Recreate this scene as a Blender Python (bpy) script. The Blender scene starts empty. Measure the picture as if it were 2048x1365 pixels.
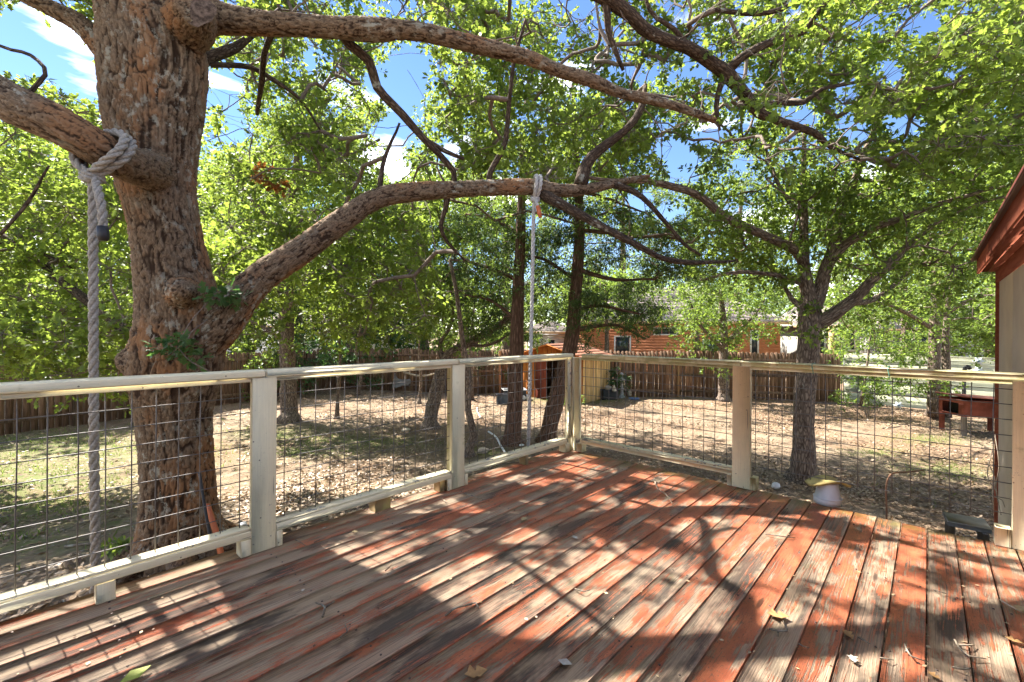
import bpy, math, random
import numpy as np
from mathutils import Vector, Matrix

# ------------------------------------------------------------------ camera, sky, sun
scene = bpy.context.scene
COL = scene.collection
TH = math.radians(42.84)          # angle between the view direction and the deck boards
FPX, HOR = 900.0, 663.7           # focal length and horizon row, in pixels of a 2048 wide picture
EYE = 1.363                       # eye height above the deck surface
ROLL = -0.0063
Rv = np.array([math.sin(TH), -math.cos(TH), 0.0])
Fv = np.array([math.cos(TH), math.sin(TH), 0.0])
Uv = np.array([0, 0, 1.0])
CAMP = -(0.705 * Rv + 5.18 * Fv) + np.array([0, 0, EYE])
GZ = -1.25                        # ground level
_c, _s = math.cos(ROLL), math.sin(ROLL)


def at(px, py, d):
    """world point seen at picture position px,py at depth d metres"""
    x3 = (px - 1024) / FPX * d
    y3 = (HOR - py) / FPX * d
    x = _c * x3 + _s * y3
    y = -_s * x3 + _c * y3
    return CAMP + Rv * x + Uv * y + Fv * d


def proj(P):
    P = np.atleast_2d(P) - CAMP
    x = P @ Rv; y = P @ Uv; z = P @ Fv
    z = np.where(z < 0.05, 0.05, z)
    x3 = _c * x - _s * y; y3 = _s * x + _c * y
    return 1024 + FPX * x3 / z, HOR - FPX * y3 / z, z


def onplane(px, py, h=GZ):
    a = at(px, py, 1.0) - CAMP
    return CAMP + a * ((h - EYE) / a[2])


camd = bpy.data.cameras.new("camera"); cam = bpy.data.objects.new("camera", camd)
COL.objects.link(cam); scene.camera = cam
Rr = Rv * _c - Uv * _s; Ur = Rv * _s + Uv * _c
m = Matrix.Identity(4)
for i in range(3):
    m[i][0] = Rr[i]; m[i][1] = Ur[i]; m[i][2] = -Fv[i]; m[i][3] = CAMP[i]
cam.matrix_world = m
camd.sensor_width = 36; camd.lens = FPX / 2048 * 36
camd.shift_y = -(682.5 - HOR) / 2048
camd.clip_start = 0.05; camd.clip_end = 2000

SUN_EL = math.radians(50.5)
sh = np.array([-0.107, 0.994]); sh = sh / np.linalg.norm(sh)
SUN = np.array([sh[0] * math.cos(SUN_EL), sh[1] * math.cos(SUN_EL), math.sin(SUN_EL)])
ld = bpy.data.lights.new("sun", 'SUN'); ld.energy = 3.0; ld.angle = math.radians(0.53); ld.color = (1, 0.94, 0.85)
sun = bpy.data.objects.new("sun", ld); COL.objects.link(sun)
sun.rotation_euler = Vector(SUN).to_track_quat('Z', 'Y').to_euler()

world = bpy.data.worlds.new("World"); scene.world = world; world.use_nodes = True
nt = world.node_tree; nt.nodes.clear()
wo = nt.nodes.new('ShaderNodeOutputWorld'); bg = nt.nodes.new('ShaderNodeBackground')
sk = nt.nodes.new('ShaderNodeTexSky'); sk.sky_type = 'NISHITA'; sk.sun_disc = False
sk.sun_elevation = SUN_EL; sk.sun_rotation = math.atan2(SUN[0], SUN[1])
sk.air_density = 1.0; sk.dust_density = 0.0; sk.ozone_density = 2.5
tc = nt.nodes.new('ShaderNodeTexCoord'); mp = nt.nodes.new('ShaderNodeMapping'); mp.inputs['Scale'].default_value = (1.2, 2.0, 6); mp.inputs['Location'].default_value = (0, 0, 0)
nz = nt.nodes.new('ShaderNodeTexNoise'); nz.inputs['Scale'].default_value = 1.6; nz.inputs['Detail'].default_value = 7
rp = nt.nodes.new('ShaderNodeMapRange'); rp.inputs['From Min'].default_value = 0.53; rp.inputs['From Max'].default_value = 0.95
mx = nt.nodes.new('ShaderNodeMix'); mx.data_type = 'RGBA'; mx.inputs['B'].default_value = (23, 21.8, 20.2, 1)  # clouds set far brighter than the sky to add neutral fill light
L = nt.links.new
L(tc.outputs['Generated'], mp.inputs['Vector']); L(mp.outputs[0], nz.inputs['Vector']); L(nz.outputs['Fac'], rp.inputs['Value'])
hs = nt.nodes.new('ShaderNodeHueSaturation'); hs.inputs['Saturation'].default_value = 1.12; hs.inputs['Hue'].default_value = 0.507; hs.inputs['Value'].default_value = 0.38; L(sk.outputs[0], hs.inputs['Color'])
L(rp.outputs[0], mx.inputs['Factor']); L(hs.outputs[0], mx.inputs['A']); L(mx.outputs['Result'], bg.inputs['Color'])
bg.inputs['Strength'].default_value = 0.085
L(bg.outputs[0], wo.inputs['Surface'])

vs = scene.view_settings
vs.view_transform = 'Standard'; vs.look = 'None'; vs.exposure = 3.1; vs.gamma = 1.0; vs.use_curve_mapping = False
scene.render.engine = 'CYCLES'
cy = scene.cycles
cy.max_bounces = 7; cy.diffuse_bounces = 4; cy.glossy_bounces = 2; cy.transmission_bounces = 4; cy.transparent_max_bounces = 4
cy.caustics_reflective = False; cy.caustics_refractive = False
cy.use_denoising = True
try:
    cy.denoiser = 'OPENIMAGEDENOISE'; cy.denoising_input_passes = 'RGB_ALBEDO_NORMAL'; cy.denoising_prefilter = 'ACCURATE'
except Exception:
    pass
cy.use_adaptive_sampling = True; cy.adaptive_threshold = 0.02

rng = np.random.default_rng(7)
random.seed(7)

# ------------------------------------------------------------------ noise
def _hash(i, j, k, s):
    i = i.astype(np.uint64); j = j.astype(np.uint64); k = k.astype(np.uint64)
    h = (i * np.uint64(73856093)) ^ (j * np.uint64(19349663)) ^ (k * np.uint64(83492791)) ^ np.uint64((s * 2654435761 + 97) & 0xffffffffffff)
    h = (h ^ (h >> np.uint64(13))) * np.uint64(1274126177)
    h = (h ^ (h >> np.uint64(16))) * np.uint64(2246822519)
    h = h ^ (h >> np.uint64(15))
    return (h & np.uint64(0xffffff)).astype(np.float64) / 16777216.0


def vnoise(P, s=0):
    P = np.asarray(P, float) + 5000.0
    I = np.floor(P).astype(np.int64); f = P - I; f = f * f * (3 - 2 * f)
    r = 0
    for a in (0, 1):
        for b in (0, 1):
            for c in (0, 1):
                w = (f[:, 0] if a else 1 - f[:, 0]) * (f[:, 1] if b else 1 - f[:, 1]) * (f[:, 2] if c else 1 - f[:, 2])
                r = r + w * _hash(I[:, 0] + a, I[:, 1] + b, I[:, 2] + c, s)
    return r


def fbm(P, s=0, o=3):
    r = 0; a = 0.5; t = 0
    for k in range(o):
        r = r + a * vnoise(np.asarray(P) * (2 ** k), s + k); t += a; a *= 0.5
    return r / t


def worley(P, s=0):
    P = np.asarray(P, float) + 5000.0
    I = np.floor(P).astype(np.int64); f1 = np.full(len(P), 9.0); f2 = f1.copy()
    for a in (-1, 0, 1):
        for b in (-1, 0, 1):
            for c in (-1, 0, 1):
                J = I + np.array([a, b, c])
                q = J + np.stack([_hash(J[:, 0], J[:, 1], J[:, 2], s + t) for t in (1, 2, 3)], 1)
                d = np.sqrt(((q - P) ** 2).sum(1))
                n1 = np.minimum(f1, d); f2 = np.minimum(f2, np.maximum(f1, d)); f1 = n1
    return f1, f2

# ------------------------------------------------------------------ object helpers
def tag(o, label=None, cat=None, group=None, kind=None):
    if label: o["label"] = label
    if cat: o["category"] = cat
    if group: o["group"] = group
    if kind: o["kind"] = kind
    return o


def thing(name, label, cat, loc=(0, 0, 0), rz=0.0, group=None):
    o = bpy.data.objects.new(name, None); COL.objects.link(o)
    o.location = Vector(tuple(float(v) for v in loc)); o.rotation_euler = (0, 0, rz); o.empty_display_size = 0.1
    return tag(o, label, cat, group)


def mk(name, V, F, mat, parent=None, attrs=None, smooth=True, kind=None, world_space=True):
    """F: list of integer arrays (n,k).  V in world space (parent must be unrotated if it has an offset)."""
    V = np.asarray(V, float)
    if parent is not None and world_space:
        M = parent.matrix_basis.inverted()
        Mn = np.array(M); V = V @ Mn[:3, :3].T + Mn[:3, 3]
        pp = parent.parent
    me = bpy.data.meshes.new(name)
    if not isinstance(F, list): F = [F]
    F = [np.asarray(f, np.int32) for f in F if len(f)]
    nl = sum(f.size for f in F); npoly = sum(len(f) for f in F)
    me.vertices.add(len(V)); me.vertices.foreach_set('co', V.astype(np.float32).ravel())
    me.loops.add(nl); me.loops.foreach_set('vertex_index', np.concatenate([f.ravel() for f in F]))
    me.polygons.add(npoly)
    tot = np.concatenate([np.full(len(f), f.shape[1], np.int32) for f in F])
    st = np.concatenate([[0], np.cumsum(tot)[:-1]]).astype(np.int32)
    me.polygons.foreach_set('loop_start', st); me.polygons.foreach_set('loop_total', tot)
    if smooth: me.polygons.foreach_set('use_smooth', np.ones(npoly, bool))
    for k, v in (attrs or {}).items():
        v = np.asarray(v, np.float32)
        if v.ndim == 1:
            a = me.attributes.new(k, 'FLOAT', 'POINT'); a.data.foreach_set('value', v)
        else:
            a = me.attributes.new(k, 'FLOAT_VECTOR', 'POINT'); a.data.foreach_set('vector', v.ravel())
    me.update(calc_edges=True)
    if mat: me.materials.append(mat)
    o = bpy.data.objects.new(name, me); COL.objects.link(o)
    if parent is not None: o.parent = parent
    if kind: o["kind"] = kind
    return o


class MB:
    """collects boxes, prisms, tubes into one mesh"""
    def __init__(s): s.V = []; s.F = {3: [], 4: []}; s.n = 0; s.poly = []; s.A = []
    def add(s, V, F, A=None):
        V = np.asarray(V, float)
        for f in F: s.F.setdefault(len(f), []).append([i + s.n for i in f])
        s.V.append(V); s.n += len(V); s.A.append(V if A is None else A); return s
    def addarr(s, V, Fa, A=None):
        s.F.setdefault(Fa.shape[1], []).extend((Fa + s.n).tolist())
        s.V.append(V); s.n += len(V); s.A.append(V if A is None else A); return s
    def box(s, c, d, rz=0, rx=0, ry=0, ch=0.0):
        """bevelled box, c centre, d full size"""
        hx, hy, hz = [v / 2 for v in d]
        M = np.array(Matrix.Rotation(rz, 3, 'Z') @ Matrix.Rotation(ry, 3, 'Y') @ Matrix.Rotation(rx, 3, 'X'))
        ch = min(ch, hx * .8, hy * .8, hz * .8)
        if ch <= 0:
            V = np.array([[x, y, z] for x in (-hx, hx) for y in (-hy, hy) for z in (-hz, hz)])
            F = [(0, 1, 3, 2), (4, 6, 7, 5), (0, 4, 5, 1), (2, 3, 7, 6), (0, 2, 6, 4), (1, 5, 7, 3)]
        else:
            V = []; idx = {}
            for sx in (-1, 1):
                for sy in (-1, 1):
                    for sz in (-1, 1):
                        for ax in range(3):
                            p = [sx * hx, sy * hy, sz * hz]
                            for a2 in range(3):
                                if a2 != ax: p[a2] -= (sx, sy, sz)[a2] * ch
                            idx[(sx, sy, sz, ax)] = len(V); V.append(p)
            V = np.array(V); F = []
            for ax in range(3):
                o = [a for a in range(3) if a != ax]
                for sg in (-1, 1):
                    q = []
                    for (a, b) in ((-1, -1), (1, -1), (1, 1), (-1, 1)):
                        k = [0, 0, 0]; k[ax] = sg; k[o[0]] = a; k[o[1]] = b; q.append(idx[(*k, ax)])
                    if (sg > 0) == (ax == 1): q = q[::-1]
                    F.append(q)
            for ax in range(3):
                o = [a for a in range(3) if a != ax]
                for a in (-1, 1):
                    for b in (-1, 1):
                        k1 = [0, 0, 0]; k1[o[0]] = a; k1[o[1]] = b
                        k1[ax] = -1; k2 = list(k1); k2[ax] = 1
                        q = [idx[(*k1, o[0])], idx[(*k2, o[0])], idx[(*k2, o[1])], idx[(*k1, o[1])]]
                        F.append(q)
            for sx in (-1, 1):
                for sy in (-1, 1):
                    for sz in (-1, 1): F.append([idx[(sx, sy, sz, a)] for a in range(3)])
        return s.add(V @ M.T + np.array(c, float), F)
    def build(s, name, mat, parent=None, smooth=False, kind=None, bark=False, local=False):
        V = np.concatenate(s.V)
        at_ = {'bark': np.concatenate(s.A)} if bark else None
        return mk(name, V, [np.array(f) for f in s.F.values() if len(f)], mat, parent, at_, smooth, kind, not local)


def frames(P):
    P = np.asarray(P, float); n = len(P)
    T = np.gradient(P, axis=0); T /= np.linalg.norm(T, axis=1)[:, None] + 1e-12
    a = np.array([0, 0, 1.0]) if abs(T[0][2]) < 0.9 else np.array([1.0, 0, 0])
    N = np.zeros_like(P); N[0] = np.cross(T[0], a); N[0] /= np.linalg.norm(N[0])
    for i in range(1, n):
        v = N[i - 1] - T[i] * np.dot(N[i - 1], T[i]); N[i] = v / (np.linalg.norm(v) + 1e-12)
    return T, N, np.cross(T, N)


def tube(P, R, n=6, s0=0.0, cap=True, off=0.0):
    P = np.asarray(P, float); R = np.asarray(R, float) * np.ones(len(P))
    if cap:
        P = np.vstack([P[0], P, P[-1]]); R = np.concatenate([[R[0] * .002], R, [R[-1] * .002]])
        Pf = P.copy(); Pf[0] = P[1] - (P[2] - P[1]) * 1e-3; Pf[-1] = P[-2] + (P[-2] - P[-3]) * 1e-3; P = Pf
    T, N, B = frames(P)
    th = np.linspace(0, 2 * np.pi, n, endpoint=False)
    ring = (N[:, None, :] * np.cos(th)[None, :, None] + B[:, None, :] * np.sin(th)[None, :, None])
    V = P[:, None, :] + ring * R[:, None, None]
    S = np.concatenate([[0], np.cumsum(np.linalg.norm(np.diff(P, axis=0), axis=1))]) + s0
    A = np.stack([np.cos(th)[None, :] * R[:, None] + off, np.sin(th)[None, :] * R[:, None] + off, np.repeat(S[:, None], n, 1)], 2)
    k = len(P); i = np.arange(k - 1)[:, None] * n; j = np.arange(n)[None, :]; j2 = (j + 1) % n
    F = np.stack([i + j, i + j2, i + n + j2, i + n + j], 2).reshape(-1, 4)
    return V.reshape(-1, 3), F, A.reshape(-1, 3)


def catmull(P, step=0.1):
    P = np.asarray(P, float); D = P.shape[1]
    Q = np.vstack([2 * P[0] - P[1], P, 2 * P[-1] - P[-2]]); out = []
    for i in range(1, len(Q) - 2):
        n = max(1, int(np.linalg.norm(Q[i + 1][:3] - Q[i][:3]) / step))
        t = np.arange(n)[:, None] / n
        out.append(0.5 * (2 * Q[i] + (Q[i + 1] - Q[i - 1]) * t + (2 * Q[i - 1] - 5 * Q[i] + 4 * Q[i + 1] - Q[i + 2]) * t ** 2 + (3 * Q[i] - Q[i - 1] - 3 * Q[i + 1] + Q[i + 2]) * t ** 3))
    out.append(P[-1:])
    return np.vstack(out)

# ------------------------------------------------------------------ materials
class N:
    def __init__(s, name, rough=0.8, spec=0.3):
        s.m = bpy.data.materials.new(name); s.m.use_nodes = True; s.t = s.m.node_tree; s.t.nodes.clear()
        s.out = s.t.nodes.new('ShaderNodeOutputMaterial'); s.p = s.t.nodes.new('ShaderNodeBsdfPrincipled')
        s.L(s.p.outputs[0], s.out.inputs[0]); s.p.inputs['Roughness'].default_value = rough
        s.p.inputs['Specular IOR Level'].default_value = spec
    def L(s, a, b): s.t.links.new(a, b)
    def n(s, ty, **k):
        x = s.t.nodes.new('ShaderNode' + ty)
        for a, v in k.items(): setattr(x, a, v)
        return x
    def val(s, inp, v):
        if hasattr(v, 'links'): s.L(v, inp)
        elif isinstance(v, tuple) and len(v) == 3 and inp.type == 'RGBA': inp.default_value = (*v, 1)
        else: inp.default_value = v
    def obj(s): return s.n('TexCoord').outputs['Object']
    def attr(s, a, o='Vector'): x = s.n('Attribute'); x.attribute_name = a; return x.outputs[o]
    def mapv(s, v, sc, loc=(0, 0, 0)):
        x = s.n('Mapping'); s.val(x.inputs['Vector'], v); x.inputs['Scale'].default_value = sc; s.val(x.inputs['Location'], loc); return x.outputs[0]
    def noise(s, v, sc, det=4, rough=0.55, o='Fac', dist=0):
        x = s.n('TexNoise'); s.val(x.inputs['Vector'], v); x.inputs['Scale'].default_value = sc
        x.inputs['Detail'].default_value = det; x.inputs['Roughness'].default_value = rough; x.inputs['Distortion'].default_value = dist; return x.outputs[o]
    def vor(s, v, sc, feat='F1', o='Distance', rnd=1):
        x = s.n('TexVoronoi', feature=feat); s.val(x.inputs['Vector'], v); x.inputs['Scale'].default_value = sc; x.inputs['Randomness'].default_value = rnd
        return x.outputs[o]
    def rng(s, v, a, b, c=0.0, d=1.0, smooth=True):
        x = s.n('MapRange'); x.interpolation_type = 'SMOOTHSTEP' if smooth else 'LINEAR'
        s.val(x.inputs['Value'], v)
        for k, q in zip(('From Min', 'From Max', 'To Min', 'To Max'), (a, b, c, d)): s.val(x.inputs[k], q)
        return x.outputs[0]
    def mix(s, f, a, b, mode='MIX'):
        x = s.n('Mix', data_type='RGBA', blend_type=mode); s.val(x.inputs['Factor'], f); s.val(x.inputs['A'], a); s.val(x.inputs['B'], b); return x.outputs['Result']
    def math(s, op, a, b=0.5, c=None):
        x = s.n('Math', operation=op); s.val(x.inputs[0], a); s.val(x.inputs[1], b)
        if c is not None: s.val(x.inputs[2], c)
        return x.outputs[0]
    def rand(s): return s.n('ObjectInfo').outputs['Random']
    def bump(s, h, st=0.5, d=0.01, prev=None):
        x = s.n('Bump'); x.inputs['Strength'].default_value = st; x.inputs['Distance'].default_value = d; s.val(x.inputs['Height'], h)
        if prev: s.L(prev, x.inputs['Normal'])
        return x.outputs[0]
    def color(s, c): s.val(s.p.inputs['Base Color'], c); return s
    def normal(s, v): s.L(v, s.p.inputs['Normal']); return s


def bark_mat(name, ridge, furrow, lichen=(0.30, 0.31, 0.26), lich=0.10, cell=0.04, length=5.0, warm=None, bump=1.0, d=0.012):
    k = N(name, 0.9, 0.15)
    v = k.attr('bark')
    w = k.noise(k.mapv(v, (6, 6, 2)), 1.0, 2, o='Color')
    vv = k.n('VectorMath', operation='MULTIPLY_ADD'); k.L(w, vv.inputs[0]); vv.inputs[1].default_value = (0.03, 0.03, 0.05); k.L(v, vv.inputs[2])
    a = 1 / cell
    mv = k.mapv(vv.outputs[0], (a, a, a / length))
    e = k.vor(mv, 1.0, 'DISTANCE_TO_EDGE')
    hgt = k.rng(e, 0.02, 0.28, 0.25, 1.0)
    ct = k.math('ABSOLUTE', k.math('SUBTRACT', k.noise(k.mapv(vv.outputs[0], (a * .62, a * .62, a * .62 / (length * 2.0))), 1.0, 2, 0.4), 0.5))
    hgt = k.math('MULTIPLY', hgt, k.rng(ct, 0.004, 0.035))
    cellc = k.vor(mv, 1.0, 'F1', 'Color')
    fine = k.noise(k.mapv(v, (60, 60, 16)), 1.0, 4, 0.7)
    big = k.noise(k.mapv(v, (3, 3, 2)), 1.0, 3)
    rc = k.mix(k.rng(fine, 0.25, 0.75), tuple(c * 0.62 for c in ridge), tuple(c * 1.3 for c in ridge))
    rc = k.mix(0.35, rc, k.mix(k.n('SeparateColor').outputs[0] if False else cellc, tuple(c * .7 for c in ridge), tuple(c * 1.4 for c in ridge)))
    if warm:
        wm = k.noise(k.mapv(v, (2.2, 2.2, 1.1), (3, 1, 7)), 1.0, 5)
        rc = k.mix(k.rng(wm, 0.50, 0.66, 0, 0.85), rc, warm)
    col = k.mix(hgt, furrow, rc)
    lm = k.noise(k.mapv(v, (9, 9, 6), (5, 5, 5)), 1.0, 6, 0.65)
    col = k.mix(k.rng(lm, 0.72 - lich, 0.78 - lich * 0.8, 0, 0.8), col, lichen)
    k.color(col)
    hh = k.math('ADD', k.math('MULTIPLY', hgt, 1.0), k.math('MULTIPLY', fine, 0.45))
    k.normal(k.bump(hh, bump, d))
    return k.m


def leaf_mat(name, a, b, trans, tw=0.5, rough=0.5):
    """a..b leaf colour range by per-leaf tint, trans = colour of light passing through"""
    k = N(name, rough, 0.35)
    t = k.attr('tint', 'Fac')
    col = k.mix(t, a, b)
    k.color(col)
    tr = k.n('BsdfTranslucent'); k.L(k.mix(t, tuple(c * 0.5 for c in trans), trans), tr.inputs['Color'])
    ms = k.n('MixShader'); ms.inputs[0].default_value = tw
    k.L(k.p.outputs[0], ms.inputs[1]); k.L(tr.outputs[0], ms.inputs[2]); k.L(ms.outputs[0], k.out.inputs[0])
    return k.m


def plain(name, c, rough=0.6, spec=0.3, var=0.15, sc=8.0, bmp=0.0, metal=0.0):
    k = N(name, rough, spec)
    n_ = k.noise(k.obj(), sc, 5, 0.6)
    k.color(k.mix(k.rng(n_, 0.3, 0.7), tuple(x * (1 - var) for x in c), tuple(min(1, x * (1 + var)) for x in c)))
    k.p.inputs['Metallic'].default_value = metal
    if bmp: k.normal(k.bump(n_, bmp, 0.005))
    return k.m


M = {}
M['bark_oak'] = bark_mat('oak bark', (0.235, 0.155, 0.10), (0.05, 0.03, 0.02), lich=0.05, cell=0.034, length=3.2, warm=(0.36, 0.17, 0.075), bump=0.8, d=0.010)
M['bark_limb'] = bark_mat('limb bark', (0.11, 0.08, 0.056), (0.026, 0.018, 0.013), lich=0.11, cell=0.026, length=2.8, bump=0.8, d=0.008)
M['bark_grey'] = bark_mat('grey bark', (0.27, 0.21, 0.165), (0.07, 0.05, 0.04), lich=0.10, cell=0.04, length=3.2, bump=0.9, d=0.012)
M['bark_cedar'] = bark_mat('cedar bark', (0.20, 0.12, 0.085), (0.06, 0.035, 0.025), lich=0.0, cell=0.035, length=9.0, bump=0.9, d=0.012)
M['bark_twig'] = bark_mat('twig bark', (0.22, 0.185, 0.15), (0.12, 0.095, 0.08), lich=0.10, cell=0.012, length=3, bump=0.3, d=0.002)
M['leaf_oak'] = leaf_mat('oak leaf', (0.045, 0.095, 0.022), (0.16, 0.235, 0.035), (0.36, 0.48, 0.07), 0.54)
M['leaf_oak2'] = leaf_mat('oak leaf deeper', (0.04, 0.085, 0.024), (0.14, 0.21, 0.035), (0.33, 0.455, 0.07), 0.52)
M['leaf_elm'] = leaf_mat('elm leaf', (0.04, 0.09, 0.028), (0.14, 0.21, 0.04), (0.34, 0.48, 0.07), 0.5)
M['leaf_far'] = leaf_mat('far leaf', (0.04, 0.085, 0.03), (0.14, 0.20, 0.045), (0.32, 0.44, 0.08), 0.5)
M['leaf_cedar'] = leaf_mat('cedar spray', (0.030, 0.062, 0.022), (0.075, 0.115, 0.035), (0.12, 0.20, 0.035), 0.35, 0.7)
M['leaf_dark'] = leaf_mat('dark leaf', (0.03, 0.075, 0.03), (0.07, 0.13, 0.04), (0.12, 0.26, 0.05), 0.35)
M['leaf_rust'] = leaf_mat('dead leaf', (0.28, 0.09, 0.03), (0.40, 0.15, 0.05), (0.5, 0.2, 0.05), 0.4)


def board_mat():
    k = N('deck boards', 0.62, 0.3)
    oi = k.n('ObjectInfo'); sc = k.n('SeparateColor'); k.L(oi.outputs['Color'], sc.inputs[0])
    amount, dark = sc.outputs[0], sc.outputs[1]
    ob = k.obj()
    cx = k.n('CombineXYZ'); k.L(k.math('MULTIPLY', oi.outputs['Random'], 71.0), cx.inputs[0]); k.L(k.math('MULTIPLY', oi.outputs['Random'], 13.0), cx.inputs[1])
    va = k.n('VectorMath', operation='ADD'); k.L(ob, va.inputs[0]); k.L(cx.outputs[0], va.inputs[1]); v = va.outputs[0]
    sx = k.n('SeparateXYZ'); k.L(ob, sx.inputs[0])
    # grain: rings cut along the board, wavy
    wv = k.noise(k.mapv(v, (1.1, 5, 1)), 1.0, 3, o='Color')
    wa = k.n('VectorMath', operation='MULTIPLY_ADD'); k.L(wv, wa.inputs[0]); wa.inputs[1].default_value = (0.0, 0.05, 0.0); k.L(v, wa.inputs[2])
    grain = k.noise(k.mapv(wa.outputs[0], (2.2, 150, 40)), 1.0, 5, 0.65)
    fine = k.noise(k.mapv(wa.outputs[0], (9, 420, 90)), 1.0, 3, 0.6)
    patch = k.noise(k.mapv(v, (2.6, 11, 1)), 1.0, 8, 0.70, dist=0.3)
    blotch = k.noise(k.mapv(v, (1.2, 3.5, 1), (9, 3, 0)), 1.0, 5, 0.6)
    g2 = k.math('ADD', k.math('MULTIPLY', grain, 0.52), k.math('MULTIPLY', fine, 0.2))
    xb = k.rng(sx.outputs[0], -3.6, -0.2, -0.03, 0.07)
    pm = k.math('ADD', k.math('ADD', k.math('MULTIPLY', patch, 0.86), g2), xb)
    pm = k.math('ADD', pm, k.math('MULTIPLY', k.math('SUBTRACT', amount, 0.5), 0.34))
    painted = k.rng(pm, 0.818, 0.87)
    # wood
    wood = k.mix(k.rng(grain, 0.36, 0.64), (0.17, 0.122, 0.087), (0.44, 0.34, 0.24))
    wood = k.mix(k.rng(blotch, 0.35, 0.65), wood, k.mix(0.55, wood, (0.42, 0.32, 0.21)))
    wood = k.mix(k.rng(fine, 0.58, 0.75, 0, .5), wood, (0.05, 0.04, 0.033))
    moss = k.noise(k.mapv(v, (3.1, 9, 1), (2, 8, 0)), 1.0, 4)
    wood = k.mix(k.rng(moss, 0.56, 0.70, 0, 0.45), wood, (0.13, 0.13, 0.055))
    dk = k.noise(k.mapv(v, (1.8, 6, 1), (4, 4, 4)), 1.0, 5, 0.6)
    dkm = k.rng(k.math('ADD', dk, k.math('MULTIPLY', k.math('SUBTRACT', dark, 0.5), 0.3)), 0.50, 0.63, 0, 0.85)
    wood = k.mix(dkm, wood, (0.045, 0.036, 0.030))
    wh = k.noise(k.mapv(wa.outputs[0], (0.9, 20, 1), (1, 6, 2)), 1.0, 4)
    whm = k.math('MULTIPLY', k.rng(wh, 0.62, 0.72, 0, 0.8), k.rng(grain, 0.46, 0.56))
    wood = k.mix(whm, wood, (0.46, 0.42, 0.37))
    rs = k.noise(k.mapv(v, (1.7, 7, 1), (11, 2, 0)), 1.0, 5, 0.6)
    wood = k.mix(k.math('MULTIPLY', k.rng(rs, 0.42, 0.62, 0, 0.38), k.rng(grain, 0.40, 0.60)), wood, (0.34, 0.15, 0.095))
    # thin paint
    pn = k.noise(k.mapv(v, (6, 14, 1)), 1.0, 4)
    pc = k.mix(k.rng(pn, 0.3, 0.7), (0.34, 0.092, 0.046), (0.50, 0.165, 0.080))
    pc = k.mix(k.rng(fine, 0.5, 0.8, 0, 0.45), pc, (0.16, 0.045, 0.03))
    spk = k.noise(k.mapv(v, (60, 95, 1)), 1.0, 2, 0.6)
    pc = k.mix(k.rng(spk, 0.56, 0.66, 0, 0.75), pc, (0.13, 0.08, 0.06))
    edge = k.rng(k.math('ABSOLUTE', sx.outputs[1]), 0.052, 0.066, 0.0, 0.5)
    painted = k.math('MAXIMUM', painted, k.math('MULTIPLY', edge, k.rng(pn, 0.45, 0.6)))
    col = k.mix(painted, wood, pc)
    # knots and nail stains
    kn = k.vor(k.mapv(v, (1.3, 7.2, 1)), 1.0, 'F1')
    col = k.mix(k.rng(kn, 0.05, 0.11, 0.85, 0.0), col, (0.06, 0.028, 0.018))
    # green film where the board ends meet the railing
    gr = k.math('MULTIPLY', k.rng(sx.outputs[0], -0.22, 0.0), k.rng(k.noise(k.mapv(v, (8, 8, 1)), 1.0, 4), 0.35, 0.6))
    col = k.mix(k.math('MULTIPLY', gr, 0.6), col, (0.16, 0.13, 0.025))
    k.color(col)
    rg = k.rng(painted, 0, 1, 0.8, 0.5); k.L(rg, k.p.inputs['Roughness'])
    h = k.math('ADD', k.math('MULTIPLY', grain, 1.0), k.math('MULTIPLY', painted, 0.35))
    h = k.math('ADD', h, k.math('MULTIPLY', fine, 0.35))
    k.normal(k.bump(h, 0.75, 0.004))
    return k.m


M['deck'] = board_mat()


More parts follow.
